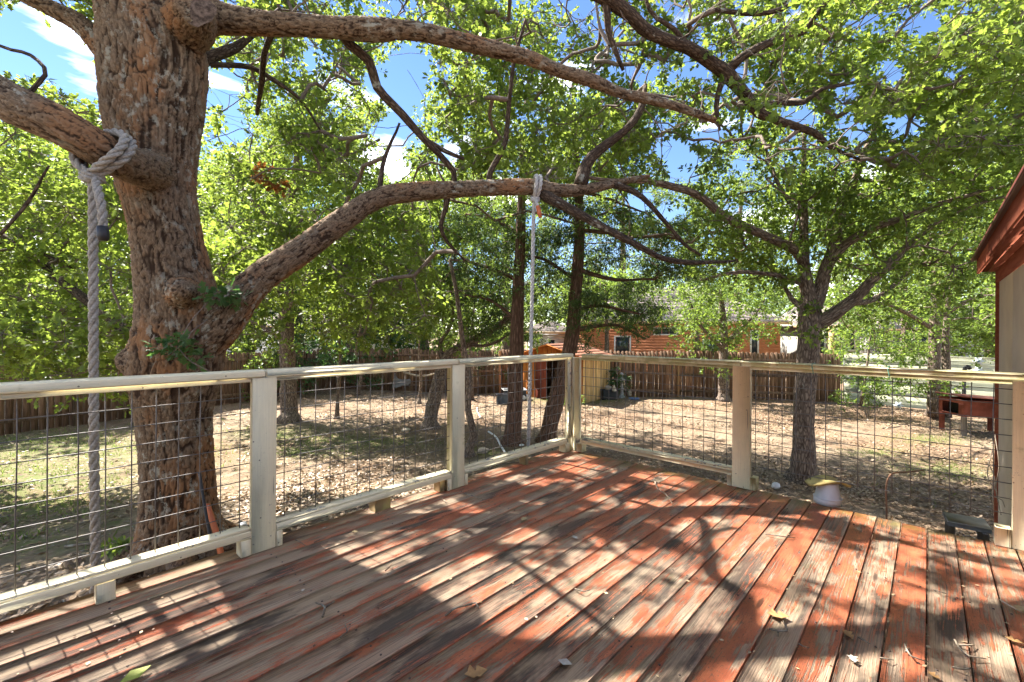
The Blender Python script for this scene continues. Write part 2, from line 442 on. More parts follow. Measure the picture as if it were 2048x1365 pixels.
def white_paint(name, base=(0.87, 0.79, 0.55), bare=(0.26, 0.24, 0.21), moss=(0.38, 0.35, 0.13), wear=0.0, green=0.0, axis=2):
    k = N(name, 0.55, 0.35)
    ob = k.obj(); rd = k.rand()
    cx = k.n('CombineXYZ'); [k.L(k.math('MULTIPLY', rd, 37.0), cx.inputs[i]) for i in (0, 1, 2)]
    va = k.n('VectorMath', operation='ADD'); k.L(ob, va.inputs[0]); k.L(cx.outputs[0], va.inputs[1]); v = va.outputs[0]
    big = k.noise(v, 3.0, 5, 0.6); f = k.noise(v, 40.0, 4, 0.7)
    col = k.mix(k.rng(big, 0.3, 0.7), tuple(c * 0.90 for c in base), tuple(c * 1.05 for c in base))
    gm = k.noise(v, 6.0, 6, 0.65)
    col = k.mix(k.rng(gm, 0.60 - green, 0.78 - green, 0, 0.75), col, moss)
    chip = k.noise(v, 11.0, 8, 0.72)
    col = k.mix(k.rng(chip, 0.66 - wear, 0.70 - wear, 0, 0.9), col, bare)
    dirt = k.noise(v, 90.0, 2, 0.6)
    col = k.mix(k.rng(dirt, 0.68, 0.76, 0, 0.5), col, (0.2, 0.17, 0.12))
    s3 = [55.0] * 3; s3[axis] = 1.6
    cr = k.noise(k.mapv(v, tuple(s3)), 1.0, 3, 0.55)
    s4 = [170.0] * 3; s4[axis] = 5.0
    gr = k.noise(k.mapv(v, tuple(s4)), 1.0, 3, 0.6)
    crk = k.rng(cr, 0.685, 0.715)
    col = k.mix(k.rng(gr, 0.35, 0.7, 0, 0.22), col, tuple(c * .55 for c in base))
    col = k.mix(k.math('MULTIPLY', crk, 0.8), col, (0.15, 0.12, 0.09))
    sp2 = k.vor(k.mapv(v, (14, 14, 14)), 1.0, 'F1')
    col = k.mix(k.rng(sp2, 0.05, 0.075, 0.85, 0.0), col, (0.17, 0.12, 0.08))
    k.color(col)
    hh_ = k.math('SUBTRACT', k.math('ADD', k.math('MULTIPLY', gr, 0.8), k.math('MULTIPLY', chip, 2.0)), k.math('MULTIPLY', crk, 1.5))
    k.normal(k.bump(hh_, 0.4, 0.002))
    return k.m


M['paint'] = white_paint('cream paint')
M['paint_green'] = white_paint('cream paint with green film', base=(0.74, 0.66, 0.42), green=0.19)
M['paint_worn'] = white_paint('worn cream paint', bare=(0.24, 0.235, 0.235), wear=0.09)
for ax_, nm_ in ((0, 'x'), (1, 'y')):
    M['paint_' + nm_] = white_paint('cream paint ' + nm_, axis=ax_)
    M['paint_green_' + nm_] = white_paint('cream paint with green film ' + nm_, base=(0.74, 0.66, 0.42), green=0.19, axis=ax_)
    M['paint_worn_' + nm_] = white_paint('worn cream paint ' + nm_, bare=(0.24, 0.235, 0.235), wear=0.10, axis=ax_)
M['paint_raw'] = white_paint('raw block', base=(0.36, 0.27, 0.14), green=0.12, wear=0.05)
M['wire'] = plain('galvanised wire', (0.13, 0.12, 0.112), 0.6, 0.4, 0.2, 30, metal=0.3)


def wood_mat(name, a, b, streak=30, st=0.4, axis=2, rough=0.85):
    k = N(name, rough, 0.2)
    rd = k.rand(); cx = k.n('CombineXYZ'); [k.L(k.math('MULTIPLY', rd, 50.0), cx.inputs[i]) for i in (0, 1, 2)]
    va = k.n('VectorMath', operation='ADD'); k.L(k.obj(), va.inputs[0]); k.L(cx.outputs[0], va.inputs[1])
    sc = [streak] * 3; sc[axis] = streak / 14
    g = k.noise(k.mapv(va.outputs[0], tuple(sc)), 1.0, 4, 0.65)
    col = k.mix(k.rng(g, 0.3, 0.7), a, b)
    tone = k.rng(rd, 0, 1, 0.65, 1.25, False)
    mm = k.n('Mix', data_type='RGBA', blend_type='MULTIPLY'); mm.inputs['Factor'].default_value = 1; k.L(col, mm.inputs['A'])
    cc = k.n('CombineColor'); [k.L(tone, cc.inputs[i]) for i in range(3)]; k.L(cc.outputs[0], mm.inputs['B'])
    k.color(mm.outputs['Result']); k.normal(k.bump(g, st, 0.004))
    return k.m


M['picket'] = wood_mat('weathered pickets', (0.10, 0.058, 0.036), (0.25, 0.155, 0.10))
M['picket_new'] = wood_mat('newer pickets', (0.30, 0.15, 0.07), (0.46, 0.26, 0.13))
M['shed_orange'] = wood_mat('orange stained planks', (0.40, 0.12, 0.03), (0.62, 0.24, 0.06))
M['shed_red'] = wood_mat('red brown door', (0.24, 0.055, 0.03), (0.34, 0.09, 0.05))
M['reed'] = wood_mat('tan slats', (0.48, 0.27, 0.09), (0.72, 0.50, 0.23))
M['shingle'] = wood_mat('red brown shingles', (0.24, 0.10, 0.06), (0.46, 0.22, 0.14), 12)
M['dark_in'] = plain('dark interior', (0.012, 0.011, 0.01), 0.9)  # near-black colour stands in for the shade inside shed, hutch and bins
M['black_plastic'] = plain('black plastic', (0.02, 0.021, 0.024), 0.5, 0.4)
M['grey_plastic'] = plain('dark grey plastic', (0.07, 0.075, 0.085), 0.5, 0.4)
M['white_thing'] = plain('white enamel', (0.72, 0.72, 0.72), 0.4, 0.5, 0.08)
M['stone'] = plain('grey cast stone', (0.33, 0.34, 0.34), 0.9, 0.2, 0.25, 20, 0.3)
M['rust_box'] = plain('rust red panels', (0.20, 0.062, 0.046), 0.7, 0.3, 0.25, 6, 0.1)
M['grey_leg'] = wood_mat('grey leg', (0.20, 0.19, 0.19), (0.33, 0.32, 0.33))
M['red_trim'] = wood_mat('barn red trim', (0.24, 0.066, 0.038), (0.36, 0.115, 0.065), 22, 0.25, 0, 0.6)
M['red_dark'] = plain('dark red drip edge', (0.09, 0.025, 0.02), 0.6)
M['pot'] = plain('lilac grey plastic pot', (0.47, 0.48, 0.50), 0.5, 0.4, 0.10, 5)
M['yellow_board'] = plain('yellowed warped board', (0.36, 0.29, 0.11), 0.8, 0.2, 0.3, 12, 0.2)
M['orange_tool'] = plain('orange plastic', (0.48, 0.13, 0.045), 0.45, 0.4, 0.08)
M['tarp'] = plain('grey tarp', (0.16, 0.15, 0.15), 0.8, 0.2, 0.2, 5)
M['black_iron'] = plain('black iron', (0.015, 0.014, 0.013), 0.6, 0.4)
M['string'] = plain('green string', (0.10, 0.25, 0.18), 0.7)
M['driftwood'] = plain('pale dead wood', (0.33, 0.27, 0.20), 0.85, 0.2, 0.3, 15, 0.3)
M['rust_rod'] = plain('rusty rod', (0.20, 0.11, 0.065), 0.8)
M['concrete'] = plain('grey painted block', (0.33, 0.33, 0.30), 0.85, 0.2, 0.15, 10, 0.2)
M['rock'] = plain('rock', (0.36, 0.31, 0.25), 0.9, 0.2, 0.3, 12, 0.3)


def stucco():
    k = N('beige siding', 0.8, 0.2); v = k.obj()
    b = k.noise(v, 2.0, 5); f = k.noise(k.mapv(v, (60, 60, 9)), 1.0, 4)
    col = k.mix(k.rng(b, 0.3, 0.7), (0.68, 0.60, 0.47), (0.78, 0.69, 0.54))
    sx = k.n('SeparateXYZ'); k.L(v, sx.inputs[0])
    k.color(col); k.normal(k.bump(f, 0.3, 0.003)); return k.m


M['beige'] = stucco()


def ground_mat():
    k = N('bare soil', 0.95, 0.1); v = k.obj()
    a = k.noise(v, 0.45, 6, 0.6); b = k.noise(v, 3.0, 7, 0.65); c = k.noise(v, 26.0, 6, 0.72); d = k.vor(v, 55.0, 'F1')
    col = k.mix(k.rng(b, 0.3, 0.7), (0.155, 0.112, 0.076), (0.29, 0.222, 0.155))
    col = k.mix(k.rng(a, 0.45, 0.62, 0, 0.7), col, (0.20, 0.125, 0.08))
    col = k.mix(k.rng(c, 0.52, 0.68, 0, 0.75), col, (0.13, 0.085, 0.055))
    col = k.mix(k.rng(c, 0.42, 0.30, 0, 0.6), col, (0.36, 0.29, 0.21))
    sx = k.n('SeparateXYZ'); k.L(v, sx.inputs[0])
    g = k.attr('green', 'Fac')
    gn = k.noise(v, 7.0, 6, 0.7)
    gm = k.math('MULTIPLY', g, k.rng(gn, 0.38, 0.55))
    col = k.mix(k.math('MULTIPLY', gm, 0.75), col, (0.10, 0.145, 0.035))
    k.color(col)
    k.normal(k.bump(k.math('ADD', k.math('MULTIPLY', c, 1.0), k.math('MULTIPLY', b, 1.5)), 0.9, 0.04)); return k.m


M['ground'] = ground_mat()

# ------------------------------------------------------------------ ground
GREENS = [(40, 960, 260, 60), (130, 900, 260, 40), (60, 1010, 160, 50), (700, 885, 160, 14), (560, 870, 90, 14), (1880, 935, 90, 14), (1930, 950, 60, 12),
          (1860, 880, 70, 10), (60, 1090, 120, 24), (230, 1050, 40, 14), (1200, 800, 60, 10), (1110, 795, 60, 12), (960, 905, 60, 8), (1760, 905, 60, 8), (100, 880, 200, 16), (620, 905, 120, 12)]


def green_at(P):
    px, py, z = proj(P)
    g = np.zeros(len(P))
    for (cx, cyy, rx, ry) in GREENS:
        g = np.maximum(g, np.exp(-(((px - cx) / rx) ** 2 + ((py - cyy) / ry) ** 2)))
    return np.where(z < 0.3, 0, g)


_tb = at(365, 1108, 3.96)


def mound(x, y):
    # the soil rises round the big oak
    return (_tb[2] - GZ) * np.exp(-(((x - _tb[0]) ** 2 + (y - _tb[1]) ** 2) / 2.9 ** 2))


def grid_ground():
    # dense near, coarse far: rings in polar layout around the deck corner
    r = np.concatenate([np.linspace(0, 26, 150), 26 * 1.13 ** np.arange(1, 34)])
    n = 260; t = np.linspace(0, 2 * np.pi, n, endpoint=False)
    X = r[:, None] * np.cos(t)[None, :] + 1.0; Y = r[:, None] * np.sin(t)[None, :] + 3.0
    P = np.stack([X.ravel(), Y.ravel(), np.zeros(X.size)], 1)
    h = (fbm(P * 0.35, 3) - 0.5) * 0.16 + (fbm(P * 2.2, 8) - 0.5) * 0.05
    rr = np.hypot(P[:, 0], P[:, 1]); P[:, 2] = GZ + h * np.clip(1.5 - rr / 60, 0.1, 1) + mound(P[:, 0], P[:, 1])
    k = len(r); i = np.arange(k - 1)[:, None] * n; j = np.arange(n)[None, :]; j2 = (j + 1) % n
    F = np.stack([i + j, i + n + j, i + n + j2, i + j2], 2).reshape(-1, 4)
    return mk('ground', P, F, M['ground'], None, {'green': green_at(P)}, True, 'structure')


def gh(x, y):
    P = np.array([[x, y, 0.0]]) if np.isscalar(x) else np.stack([x, y, np.zeros(len(x))], 1)
    h = (fbm(P * 0.35, 3) - 0.5) * 0.16 + (fbm(P * 2.2, 8) - 0.5) * 0.05
    r = GZ + h + mound(P[:, 0], P[:, 1])
    return float(r[0]) if np.isscalar(x) else r


ground = grid_ground(); tag(ground, 'bare tan soil of the yard with patches of thin grass')


def gpt(px, py):
    z = GZ
    for _ in range(12):
        p = onplane(px, py, z); z = 0.5 * z + 0.5 * gh(float(p[0]), float(p[1]))
    p = onplane(px, py, z).copy(); p[2] = gh(float(p[0]), float(p[1])); return p

# ------------------------------------------------------------------ deck
PITCH = 0.1377; Y0 = 0.165; XE = 0.045; XB = -6.4
deck = thing('deck', 'raised plank deck with peeling orange red paint over grey wood', 'deck', (-3, -1.7, 0))
me = None
PAINT = {0: .5, 1: .62, 2: .4, 3: .55, 4: .7, 5: .5, 6: .4, 7: .6, 8: .65, 9: .4, 10: .6, 11: .5, 12: .6, 13: .62, 14: .45, 15: .5, 16: .6, 17: .38,
         18: .78, 19: .4, 20: .62, 21: .4, 22: .68, 23: .38, 24: .42, 25: .5, 26: .4, 27: .6, 28: .3}
DARK = {3: .6, 6: .7, 9: .8, 11: .6, 12: .5, 14: .8, 15: .5, 17: .65, 21: .6, 23: .45}
for i in range(34):
    W = PITCH - 0.006
    b = MB().box((0, 0, -0.014), (XE - XB, W, 0.028), ch=0.003)
    if me is None:
        o = b.build('board', M['deck'], deck, local=True); me = o.data
        V = np.zeros(len(me.vertices) * 3); me.vertices.foreach_get('co', V); V = V.reshape(-1, 3); V[:, 0] += (XE + XB) / 2; me.vertices.foreach_set('co', V.ravel()); me.update()
    else:
        o = bpy.data.objects.new('board', me); COL.objects.link(o); o.parent = deck
    xo = random.uniform(-0.012, 0.012)
    o.location = (3 + xo, 1.7 + Y0 - PITCH * (i + 0.5) + random.uniform(-.0008, .0008), random.uniform(-0.003, 0.0))
    o.rotation_euler = (random.uniform(-.006, .006), 0, random.uniform(-.0004, .0004))
    o.color = (PAINT.get(i, .5), DARK.get(i, .35), random.random(), 1)
YB = Y0 - PITCH * 34
nb = MB()
for j in range(9):
    for i in range(34):
        for q in (-1, 1):
            if random.random() < .12: continue
            cx_, cy_ = -0.25 - j * .75 + random.uniform(-.012, .012), Y0 - PITCH * (i + .5) + q * .042 + random.uniform(-.006, .006)
            nb.add([(cx_ + .0045 * math.cos(a * 1.047), cy_ + .0045 * math.sin(a * 1.047), .0016) for a in range(6)] + [(cx_ + .0055 * math.cos(a * 1.047), cy_ + .0055 * math.sin(a * 1.047), -.002) for a in range(6)], [tuple(range(6))] + [(a, a + 6, (a + 1) % 6 + 6, (a + 1) % 6) for a in range(6)])
M['nail'] = plain('rusty nail head', (0.07, 0.045, 0.035), 0.6, 0.4)
nb.build('nail_heads', M['nail'], deck, kind='stuff')
for j in range(9):
    MB().box((-0.25 - j * 0.75, (Y0 + YB) / 2, -0.1055), (0.04, Y0 - YB - 0.06, 0.14)).build('joist', M['picket'], deck)
for j in range(4):
    for q in (-0.2, -1.9, -3.6):
        MB().box((-0.35 - j * 1.7, q, -0.72), (0.1, 0.1, 1.08)).build('support_post', M['picket'], deck)

# ------------------------------------------------------------------ railing
TOP = 1.116; CAPH = 0.044


def rail_a(px, off=0.0):
    """distance from the corner along the left railing of picture column px"""
    a = (px - 1024) / FPX
    base = off * np.array([-math.cos(TH) * 0, 0]) if False else 0
    x0 = 0.705 - off * math.cos(TH); z0 = 5.18 + off * math.sin(TH)
    return (x0 - a * z0) / (math.sin(TH) - a * math.cos(TH))


def rail_b(px, off=0.0):
    a = (px - 1024) / FPX
    x0 = 0.705 + off * math.sin(TH); z0 = 5.18 + off * math.cos(TH)
    return (a * z0 - x0) / (math.cos(TH) + a * math.sin(TH))


def railing(name, label, axis, posts, length, sections, blocks, greens, g):
    """local frame: s along the rail away from the corner, t outwards.  axis 'x': left run, 'y': right run"""
    if axis == 'x': fn = lambda s, t, z: (-s, t, z)
    else: fn = lambda s, t, z: (t, -s, z)
    R = thing(name, label, 'railing', fn(length / 2, 0.045, 0), 0, g)
    def B(s0, s1, t0, t1, z0, z1, nm, mt, tilt=0.0, ch=0.004, par=None, lab=None):
        c = fn((s0 + s1) / 2, (t0 + t1) / 2, (z0 + z1) / 2); d = (abs(s1 - s0), abs(t1 - t0), z1 - z0)
        if axis == 'y': d = (d[1], d[0], d[2])
        b = MB().box((0, 0, 0), d, ch=ch)
        if 'post' not in nm and 'block' not in nm: mt = mt + '_' + axis
        o = b.build(nm, M[mt], par or R, local=True)
        o.location = Vector(c) - (Vector(R.location) if par is None else Vector(par.matrix_basis.translation) + Vector(R.location))
        if tilt: o.rotation_euler = (0, tilt, 0) if axis == 'x' else (-tilt, 0, 0)
        if lab: o["label"] = lab
        return o
    # cap rail, jointed over the posts
    j = [posts[0][2]] + [p[0] + p[1] / 2 + random.uniform(-.02, .02) for p in posts[1:-1]] + [length]
    for q in range(len(j) - 1):
        B(j[q] + (0.0015 if q else 0), j[q + 1] - 0.0015, -0.008, 0.115, TOP - CAPH, TOP, 'cap_rail', greens[q], random.uniform(-.0012, .0012), 0.007)
    for (s, w, _) in posts:
        if s is None: continue
        pw = w
        B(s, s + pw, 0.0, 0.035, 0.0, TOP - CAPH - 0.001, 'post_face', 'paint', random.uniform(-.003, .003), 0.003)
        B(s + 0.012, s + pw - 0.02, 0.037, 0.098, -0.3, TOP - CAPH - 0.002, 'post', 'paint_green', 0, 0.003)
    for (s0, s1, bot, mname) in sections:
        B(s0, s1, 0.010, 0.048, TOP - CAPH - 0.026, TOP - CAPH - 0.0015, 'upper_strip', greens[0], 0, 0.003)
        if bot:
            tl = random.uniform(-.004, .004)
            B(s0 - .001, s1 + .001, 0.0, 0.036, 0.098, 0.140, 'bottom_rail', 'paint', tl, 0.004)
            B(s0, s1, 0.012, 0.095, 0.141, 0.158, 'lower_strip', mname, tl, 0.003)
        # welded wire panel
        zb = 0.155 if bot else 0.195
        zt = TOP - CAPH - 0.005
        n = int((s1 - s0) / 0.1016)
        o0 = random.uniform(0.01, 0.06)
        for q in range(n + 1):
            s = s0 + o0 + q * 0.1016
            if s > s1 - 0.005: break
            P = [fn(s + random.uniform(-.003, .003) * (zz > zb), 0.058 + random.uniform(-.002, .002), zz) for zz in np.linspace(zb - (0.02 if not bot else 0), zt, 4)]
            mb = MB(); mb.addarr(*tube(P, 0.0030, 5)); mb.build('wire', M['wire'], R, True)
        k = 0; z = zb + (0.085 if bot else 0.003)
        while z < zt - 0.02:
            P = [fn(s, 0.0635 + random.uniform(-.001, .001), z + 0.004 * math.sin(s * 2.1 + z * 9)) for s in np.linspace(s0 - 0.025, s1 + 0.03, 8)]
            mb = MB(); mb.addarr(*tube(P, 0.0030, 5)); mb.build('wire', M['wire'], R, True)
            z += 0.1016
    for (s, w, mt, h, t0) in blocks:
        B(s, s + w, t0, t0 + 0.088, 0.0, h, 'rail_block', mt, random.uniform(-.01, .01), 0.003)
    return R


a1l, a1r = rail_a(504.7), rail_a(554.5)
a2l, a2r = rail_a(905.5), rail_a(930.8)
b4l, b4r = rail_b(1465.6), rail_b(1502)
b5l = rail_b(2027)
ab = [rail_a(x) for x in (195, 235, 757, 788, 1036, 1060)]
left_rail = railing('deck_railing', 'cream wood and wire railing along the yard side with the big oak behind', 'x',
                    [(None, 0, 0.0), (a2r, a2l - a2r, 0), (a1r, a1l - a1r, 0), (5.6, 0.145, 0)], 5.75,
                    [(0.10, a2r, True, 'paint_worn'), (a2l, a1r, True, 'paint_worn'), (a1l, 5.6, True, 'paint_worn')],
                    [(ab[1], ab[0] - ab[1], 'paint_worn', 0.097, 0.0), (ab[3], ab[2] - ab[3], 'paint_raw', 0.097, 0.03), (ab[5], 0.05, 'paint_raw', 0.097, 0.01),
                     (a1l + 0.001, 0.055, 'paint', 0.097, -0.004), (a1r - 0.04, 0.039, 'paint', 0.097, -0.002), (a2l + 0.001, 0.05, 'paint', 0.097, -0.004), (a2l + 0.052, 0.06, 'paint_raw', 0.096, 0.02),
                     (a2r - 0.04, 0.039, 'paint', 0.097, -0.003), (0.055, 0.085, 'paint', 0.097, -0.002)],
                    ['paint', 'paint', 'paint'], 'deck railing runs')
right_rail = railing('deck_railing', 'cream and green stained railing run ending at the beige house wall', 'y',
                     [(None, 0, 0.117), (b4l, b4r - b4l, 0), (b5l, 0.145, 0)], 3.75,
                     [(0.10, b4l, True, 'paint_worn'), (b4r, b5l, False, 'paint_green')],
                     [(0.055, 0.075, 'paint', 0.097, -0.002), (b4l - 0.041, 0.04, 'paint', 0.097, -0.002), (b4r + 0.001, 0.045, 'paint_green', 0.11, 0.0), (b5l - 0.075, 0.072, 'paint', 0.12, -0.004)],
                     ['paint_green', 'paint_green', 'paint_green'], 'deck railing runs')
# corner post
cp = thing('corner_post', 'cream corner post where the two railing runs meet', 'post', (0.02, 0.02, 0))
MB().box((0.030, 0.030, 0.385), (0.062, 0.062, 1.37), ch=0.006).build('post_core', M['paint'], cp)
MB().box((-0.042, 0.036, 0.606), (0.075, 0.038, 0.93), ch=0.003).build('trim_board', M['paint_worn'], cp)
MB().box((0.036, -0.042, 0.606), (0.038, 0.075, 0.93), ch=0.003).build('trim_board', M['paint'], cp)

# ------------------------------------------------------------------ trees
def W(px, py, d, w):
    p = at(px, py, d); return [p[0], p[1], p[2], w / 2 * d / FPX]


class Tree:
    def __init__(s, name, label, group=None, base=None, barkm='bark_grey'):
        s.o = thing(name, label, 'tree', base if base is not None else (0, 0, GZ), 0, group)
        s.pos = np.zeros((0, 3)); s.rad = np.zeros(0); s.par = np.zeros(0, int); s.fixed = np.zeros(0, bool)
        s.mb = {}; s.paths = []; s.barkm = barkm; s.off = 0
        s.LP = []; s.LD = []
        s.twP = []
    def limb(s, pts, sides=12, nm='limb', step=0.12, wob=0.0, build=True, attach=True):
        Q = catmull(np.array(pts, float), step)
        if wob:
            n = len(Q); Q[:, :3] += (np.stack([fbm(Q[:, :3] * 2.3 + 7 * k, 5 + k) for k in range(3)], 1) - 0.5) * wob * np.linspace(0, 1, n)[:, None]
        if attach:
            k = len(s.pos); n = len(Q)
            s.pos = np.vstack([s.pos, Q[:, :3]]); s.rad = np.concatenate([s.rad, Q[:, 3]])
            s.par = np.concatenate([s.par, np.arange(k - 1, k + n - 1)]); s.par[k] = -1
            s.fixed = np.concatenate([s.fixed, np.ones(n, bool)])
        if build:
            s.off += 3.7
            mb = s.mb.setdefault(nm, MB())
            V, F, A = tube(Q[:, :3], Q[:, 3], sides, off=s.off)
            # lumps
            C = np.repeat(np.vstack([Q[0, :3], Q[:, :3], Q[-1, :3]]), sides, 0)
            d = V - C
            V = C + d * (1 + (fbm(V * 5.0, 11) - 0.5)[:, None] * 0.38)
            mb.addarr(V, F, A)
        return Q
    def grow(s, C, kink=0.12, r0=0.006, seg=3, minr=0.0, upbias=0.0):
        """attach clusters C to the nearest skeleton node, nearest first; returns nothing, adds paths"""
        C = np.asarray(C)
        d0 = np.sqrt(((C[:, None, :] - s.pos[None, ::2, :]) ** 2).sum(2)).min(1) if len(s.pos) < 4000 else rng.random(len(C))
        order = np.argsort(d0 + rng.random(len(C)) * 0.25)
        pos = [s.pos]; par = list(s.par); n = len(s.pos)
        P = np.zeros((n + len(C) * seg, 3)); P[:n] = s.pos; cnt = n
        thick = np.zeros(len(P)); thick[:n] = np.clip(s.rad, 0, 0.2)
        depth = np.zeros(len(P)); paths = []
        for ci in order:
            c = C[ci]
            D = ((P[:cnt] - c) ** 2).sum(1) * (1 + depth[:cnt] * 0.035)
            # prefer attachments lying below / inward
            D = D + np.where(P[:cnt, 2] > c[2] + 0.2, 0.3, 0.0)
            a = int(np.argmin(D)); p0 = P[a]; v = c - p0; L_ = np.linalg.norm(v) + 1e-6
            idx = [a]
            side = rng.normal(size=3); side -= v * (side @ v) / L_ ** 2; side /= np.linalg.norm(side) + 1e-9
            for q in range(1, seg + 1):
                t = q / seg
                pt = p0 + v * t + side * L_ * kink * math.sin(math.pi * t) * (1 if q < seg else 0) + rng.normal(size=3) * L_ * 0.03 * (q < seg)
                P[cnt] = pt; depth[cnt] = depth[a] + t; par.append(idx[-1]); idx.append(cnt); cnt += 1
            paths.append(idx)
        P = P[:cnt]; par = np.array(par); w = np.zeros(cnt)
        for idx in paths: w[idx[-1]] += 1
        for i in range(cnt - 1, n - 1, -1):
            w[par[i]] += w[i]
        r = np.minimum(r0 * np.maximum(w, 0.6) ** 0.42, 0.028 if r0 < .01 else .06)
        for idx in paths:
            pr = [r[i] for i in idx]
            if idx[0] < n: pr[0] = min(r[idx[1]] * 1.25, max(s.rad[idx[0]] * 0.8, r[idx[1]]))
            else: pr[0] = min(pr[0], pr[1] * 1.3)
            s.twP.append((P[idx], np.array(pr)))
        s.C = C
    def twigs(s, sides=5, nm='branches'):
        mb = s.mb.setdefault(nm, MB())
        for P, r in s.twP:
            V, F, A = tube(P, r, sides, cap=False, off=random.random() * 9)
            mb.addarr(V, F, A)
        s.twP = []
    def finish(s, mats=None):
        for nm, mb in s.mb.items():
            if mb.n: mb.build(nm, M[(mats or {}).get(nm, s.barkm)], s.o, True, 'stuff' if nm == 'branches' else None, bark=True)


OAK = (np.array([(0, 0, 0), (.40, .27, .03), (.5, .11, 0), (.70, .33, .03), (.82, .12, 0), (1, 0, -.04), (.40, -.27, .03), (.5, -.11, 0), (.70, -.33, .03), (.82, -.12, 0)], float),
       np.array([(0, 1, 2), (0, 2, 5), (2, 3, 4), (2, 4, 5), (0, 7, 6), (0, 5, 7), (7, 9, 8), (7, 5, 9)]))
DIA = (np.array([(0, 0, 0), (.52, .27, .05), (1, 0, -.03), (.48, -.27, .05)], float), np.array([(0, 1, 2), (0, 2, 3)]))
SPR = (np.array([(0, 0, 0), (.3, .10, .0), (1, 0, 0), (.55, -.13, .02)], float), np.array([(0, 1, 2), (0, 2, 3)]))


def cluster_leaves(C, rad, tips, per, size, cull=None, spread=0.8, droop=0.15, stub=None, flat=0.8):
    """leaf rosettes at the tips of short twigs around each cluster centre"""
    n = len(C)
    D = rng.normal(size=(n, tips, 3)); D /= np.linalg.norm(D, axis=2)[:, :, None]; D[:, :, 2] *= flat
    T = C[:, None, :] + D * (rad * (0.25 + 0.75 * rng.random((n, tips, 1)) ** 0.7))
    T = T.reshape(-1, 3); D = D.reshape(-1, 3); CC = np.repeat(C, tips, 0)
    if cull is not None:
        kmask = cull(T); T = T[kmask]; D = D[kmask]; CC = CC[kmask]
    if stub is not None and len(T):
        # thin triangular-section twigs from the centre to the tip
        m = len(T); ax = T - CC; ln = np.linalg.norm(ax, axis=1)[:, None] + 1e-9; a = ax / ln
        u = np.cross(a, rng.normal(size=(m, 3))); u /= np.linalg.norm(u, axis=1)[:, None] + 1e-9; w = np.cross(a, u)
        Vs = []
        mid = CC + ax * 0.5 + rng.normal(size=(m, 3)) * ln * 0.07
        for base, r in ((CC, 0.0042), (mid, 0.003), (T, 0.0017)):
            for q in range(3):
                an = q * 2.0944; Vs.append(base + (u * math.cos(an) + w * math.sin(an)) * r)
        V = np.stack(Vs, 1).reshape(-1, 3)
        base = np.arange(m)[:, None, None] * 9
        f = np.array([(0, 1, 4, 3), (1, 2, 5, 4), (2, 0, 3, 5), (3, 4, 7, 6), (4, 5, 8, 7), (5, 3, 6, 8)])[None]
        stub.append((V, (base + f).reshape(-1, 4)))
    P = np.repeat(T, per, 0); Dd = np.repeat(D, per, 0); m = len(P)
    r1 = rng.normal(size=(m, 3)); r1 /= np.linalg.norm(r1, axis=1)[:, None] + 1e-9
    ax = Dd * 0.45 + r1 * spread; ax[:, 2] -= droop; ax /= np.linalg.norm(ax, axis=1)[:, None] + 1e-9
    P = P + r1 * size * 0.25 - Dd * (rng.random((m, 1)) * rad * 0.22)
    if cull is not None:
        kk = sun_keep(P + ax * size * 0.5, 0.0, 0.25, 0.97); P = P[kk]; ax = ax[kk]; m = len(P)
    nz_ = rng.normal(size=(m, 3)); nz_[:, 2] = np.abs(nz_[:, 2]) + 0.7
    nn = nz_ - ax * (nz_ * ax).sum(1)[:, None]; nn /= np.linalg.norm(nn, axis=1)[:, None] + 1e-9
    return P, ax, nn, size * (0.65 + 0.6 * rng.random(m))


def leaf_mesh(name, sets, mat, parent, tmpl, kind='stuff'):
    P = np.concatenate([s[0] for s in sets]); A = np.concatenate([s[1] for s in sets]); Nn = np.concatenate([s[2] for s in sets]); S = np.concatenate([s[3] for s in sets])
    if len(P) == 0: return None
    B = np.cross(Nn, A); tv, tf = tmpl; k = len(tv)
    wid = (0.85 + 0.4 * rng.random(len(P)))[:, None]
    V = (P[:, None, :] + S[:, None, None] * (tv[None, :, 0:1] * A[:, None, :] + tv[None, :, 1:2] * (B * wid)[:, None, :] + tv[None, :, 2:3] * Nn[:, None, :]))
    F = (np.arange(len(P))[:, None, None] * k + tf[None]).reshape(-1, 3)
    t = np.repeat(np.clip(0.5 + 0.28 * rng.normal(size=len(P)) + (vnoise(P * 0.9, 4) - 0.5) * 0.7, 0, 1), k)
    return mk(name, V.reshape(-1, 3), F, mat, parent, {'tint': t}, False, kind)


def frustum(n, x0, x1, y0, y1, z0, z1, hmin=None):
    out = []
    while len(out) < n:
        z = (z0 ** 3 + random.random() * (z1 ** 3 - z0 ** 3)) ** (1 / 3)
        x = random.uniform(x0, x1); e0, e1 = vnoise(np.array([[x / 70 + z, z * .4, 1.0], [x / 60 + z, z * .4, 9.0]]), 63) - .5
        hh = y1 - y0
        p = at(x, random.uniform(y0 + e0 * hh * .3, y1 + e1 * min(hh * .55, 170)), z)
        if p[2] > (GZ + 0.5 if hmin is None else hmin): out.append(p)
    return np.array(out)


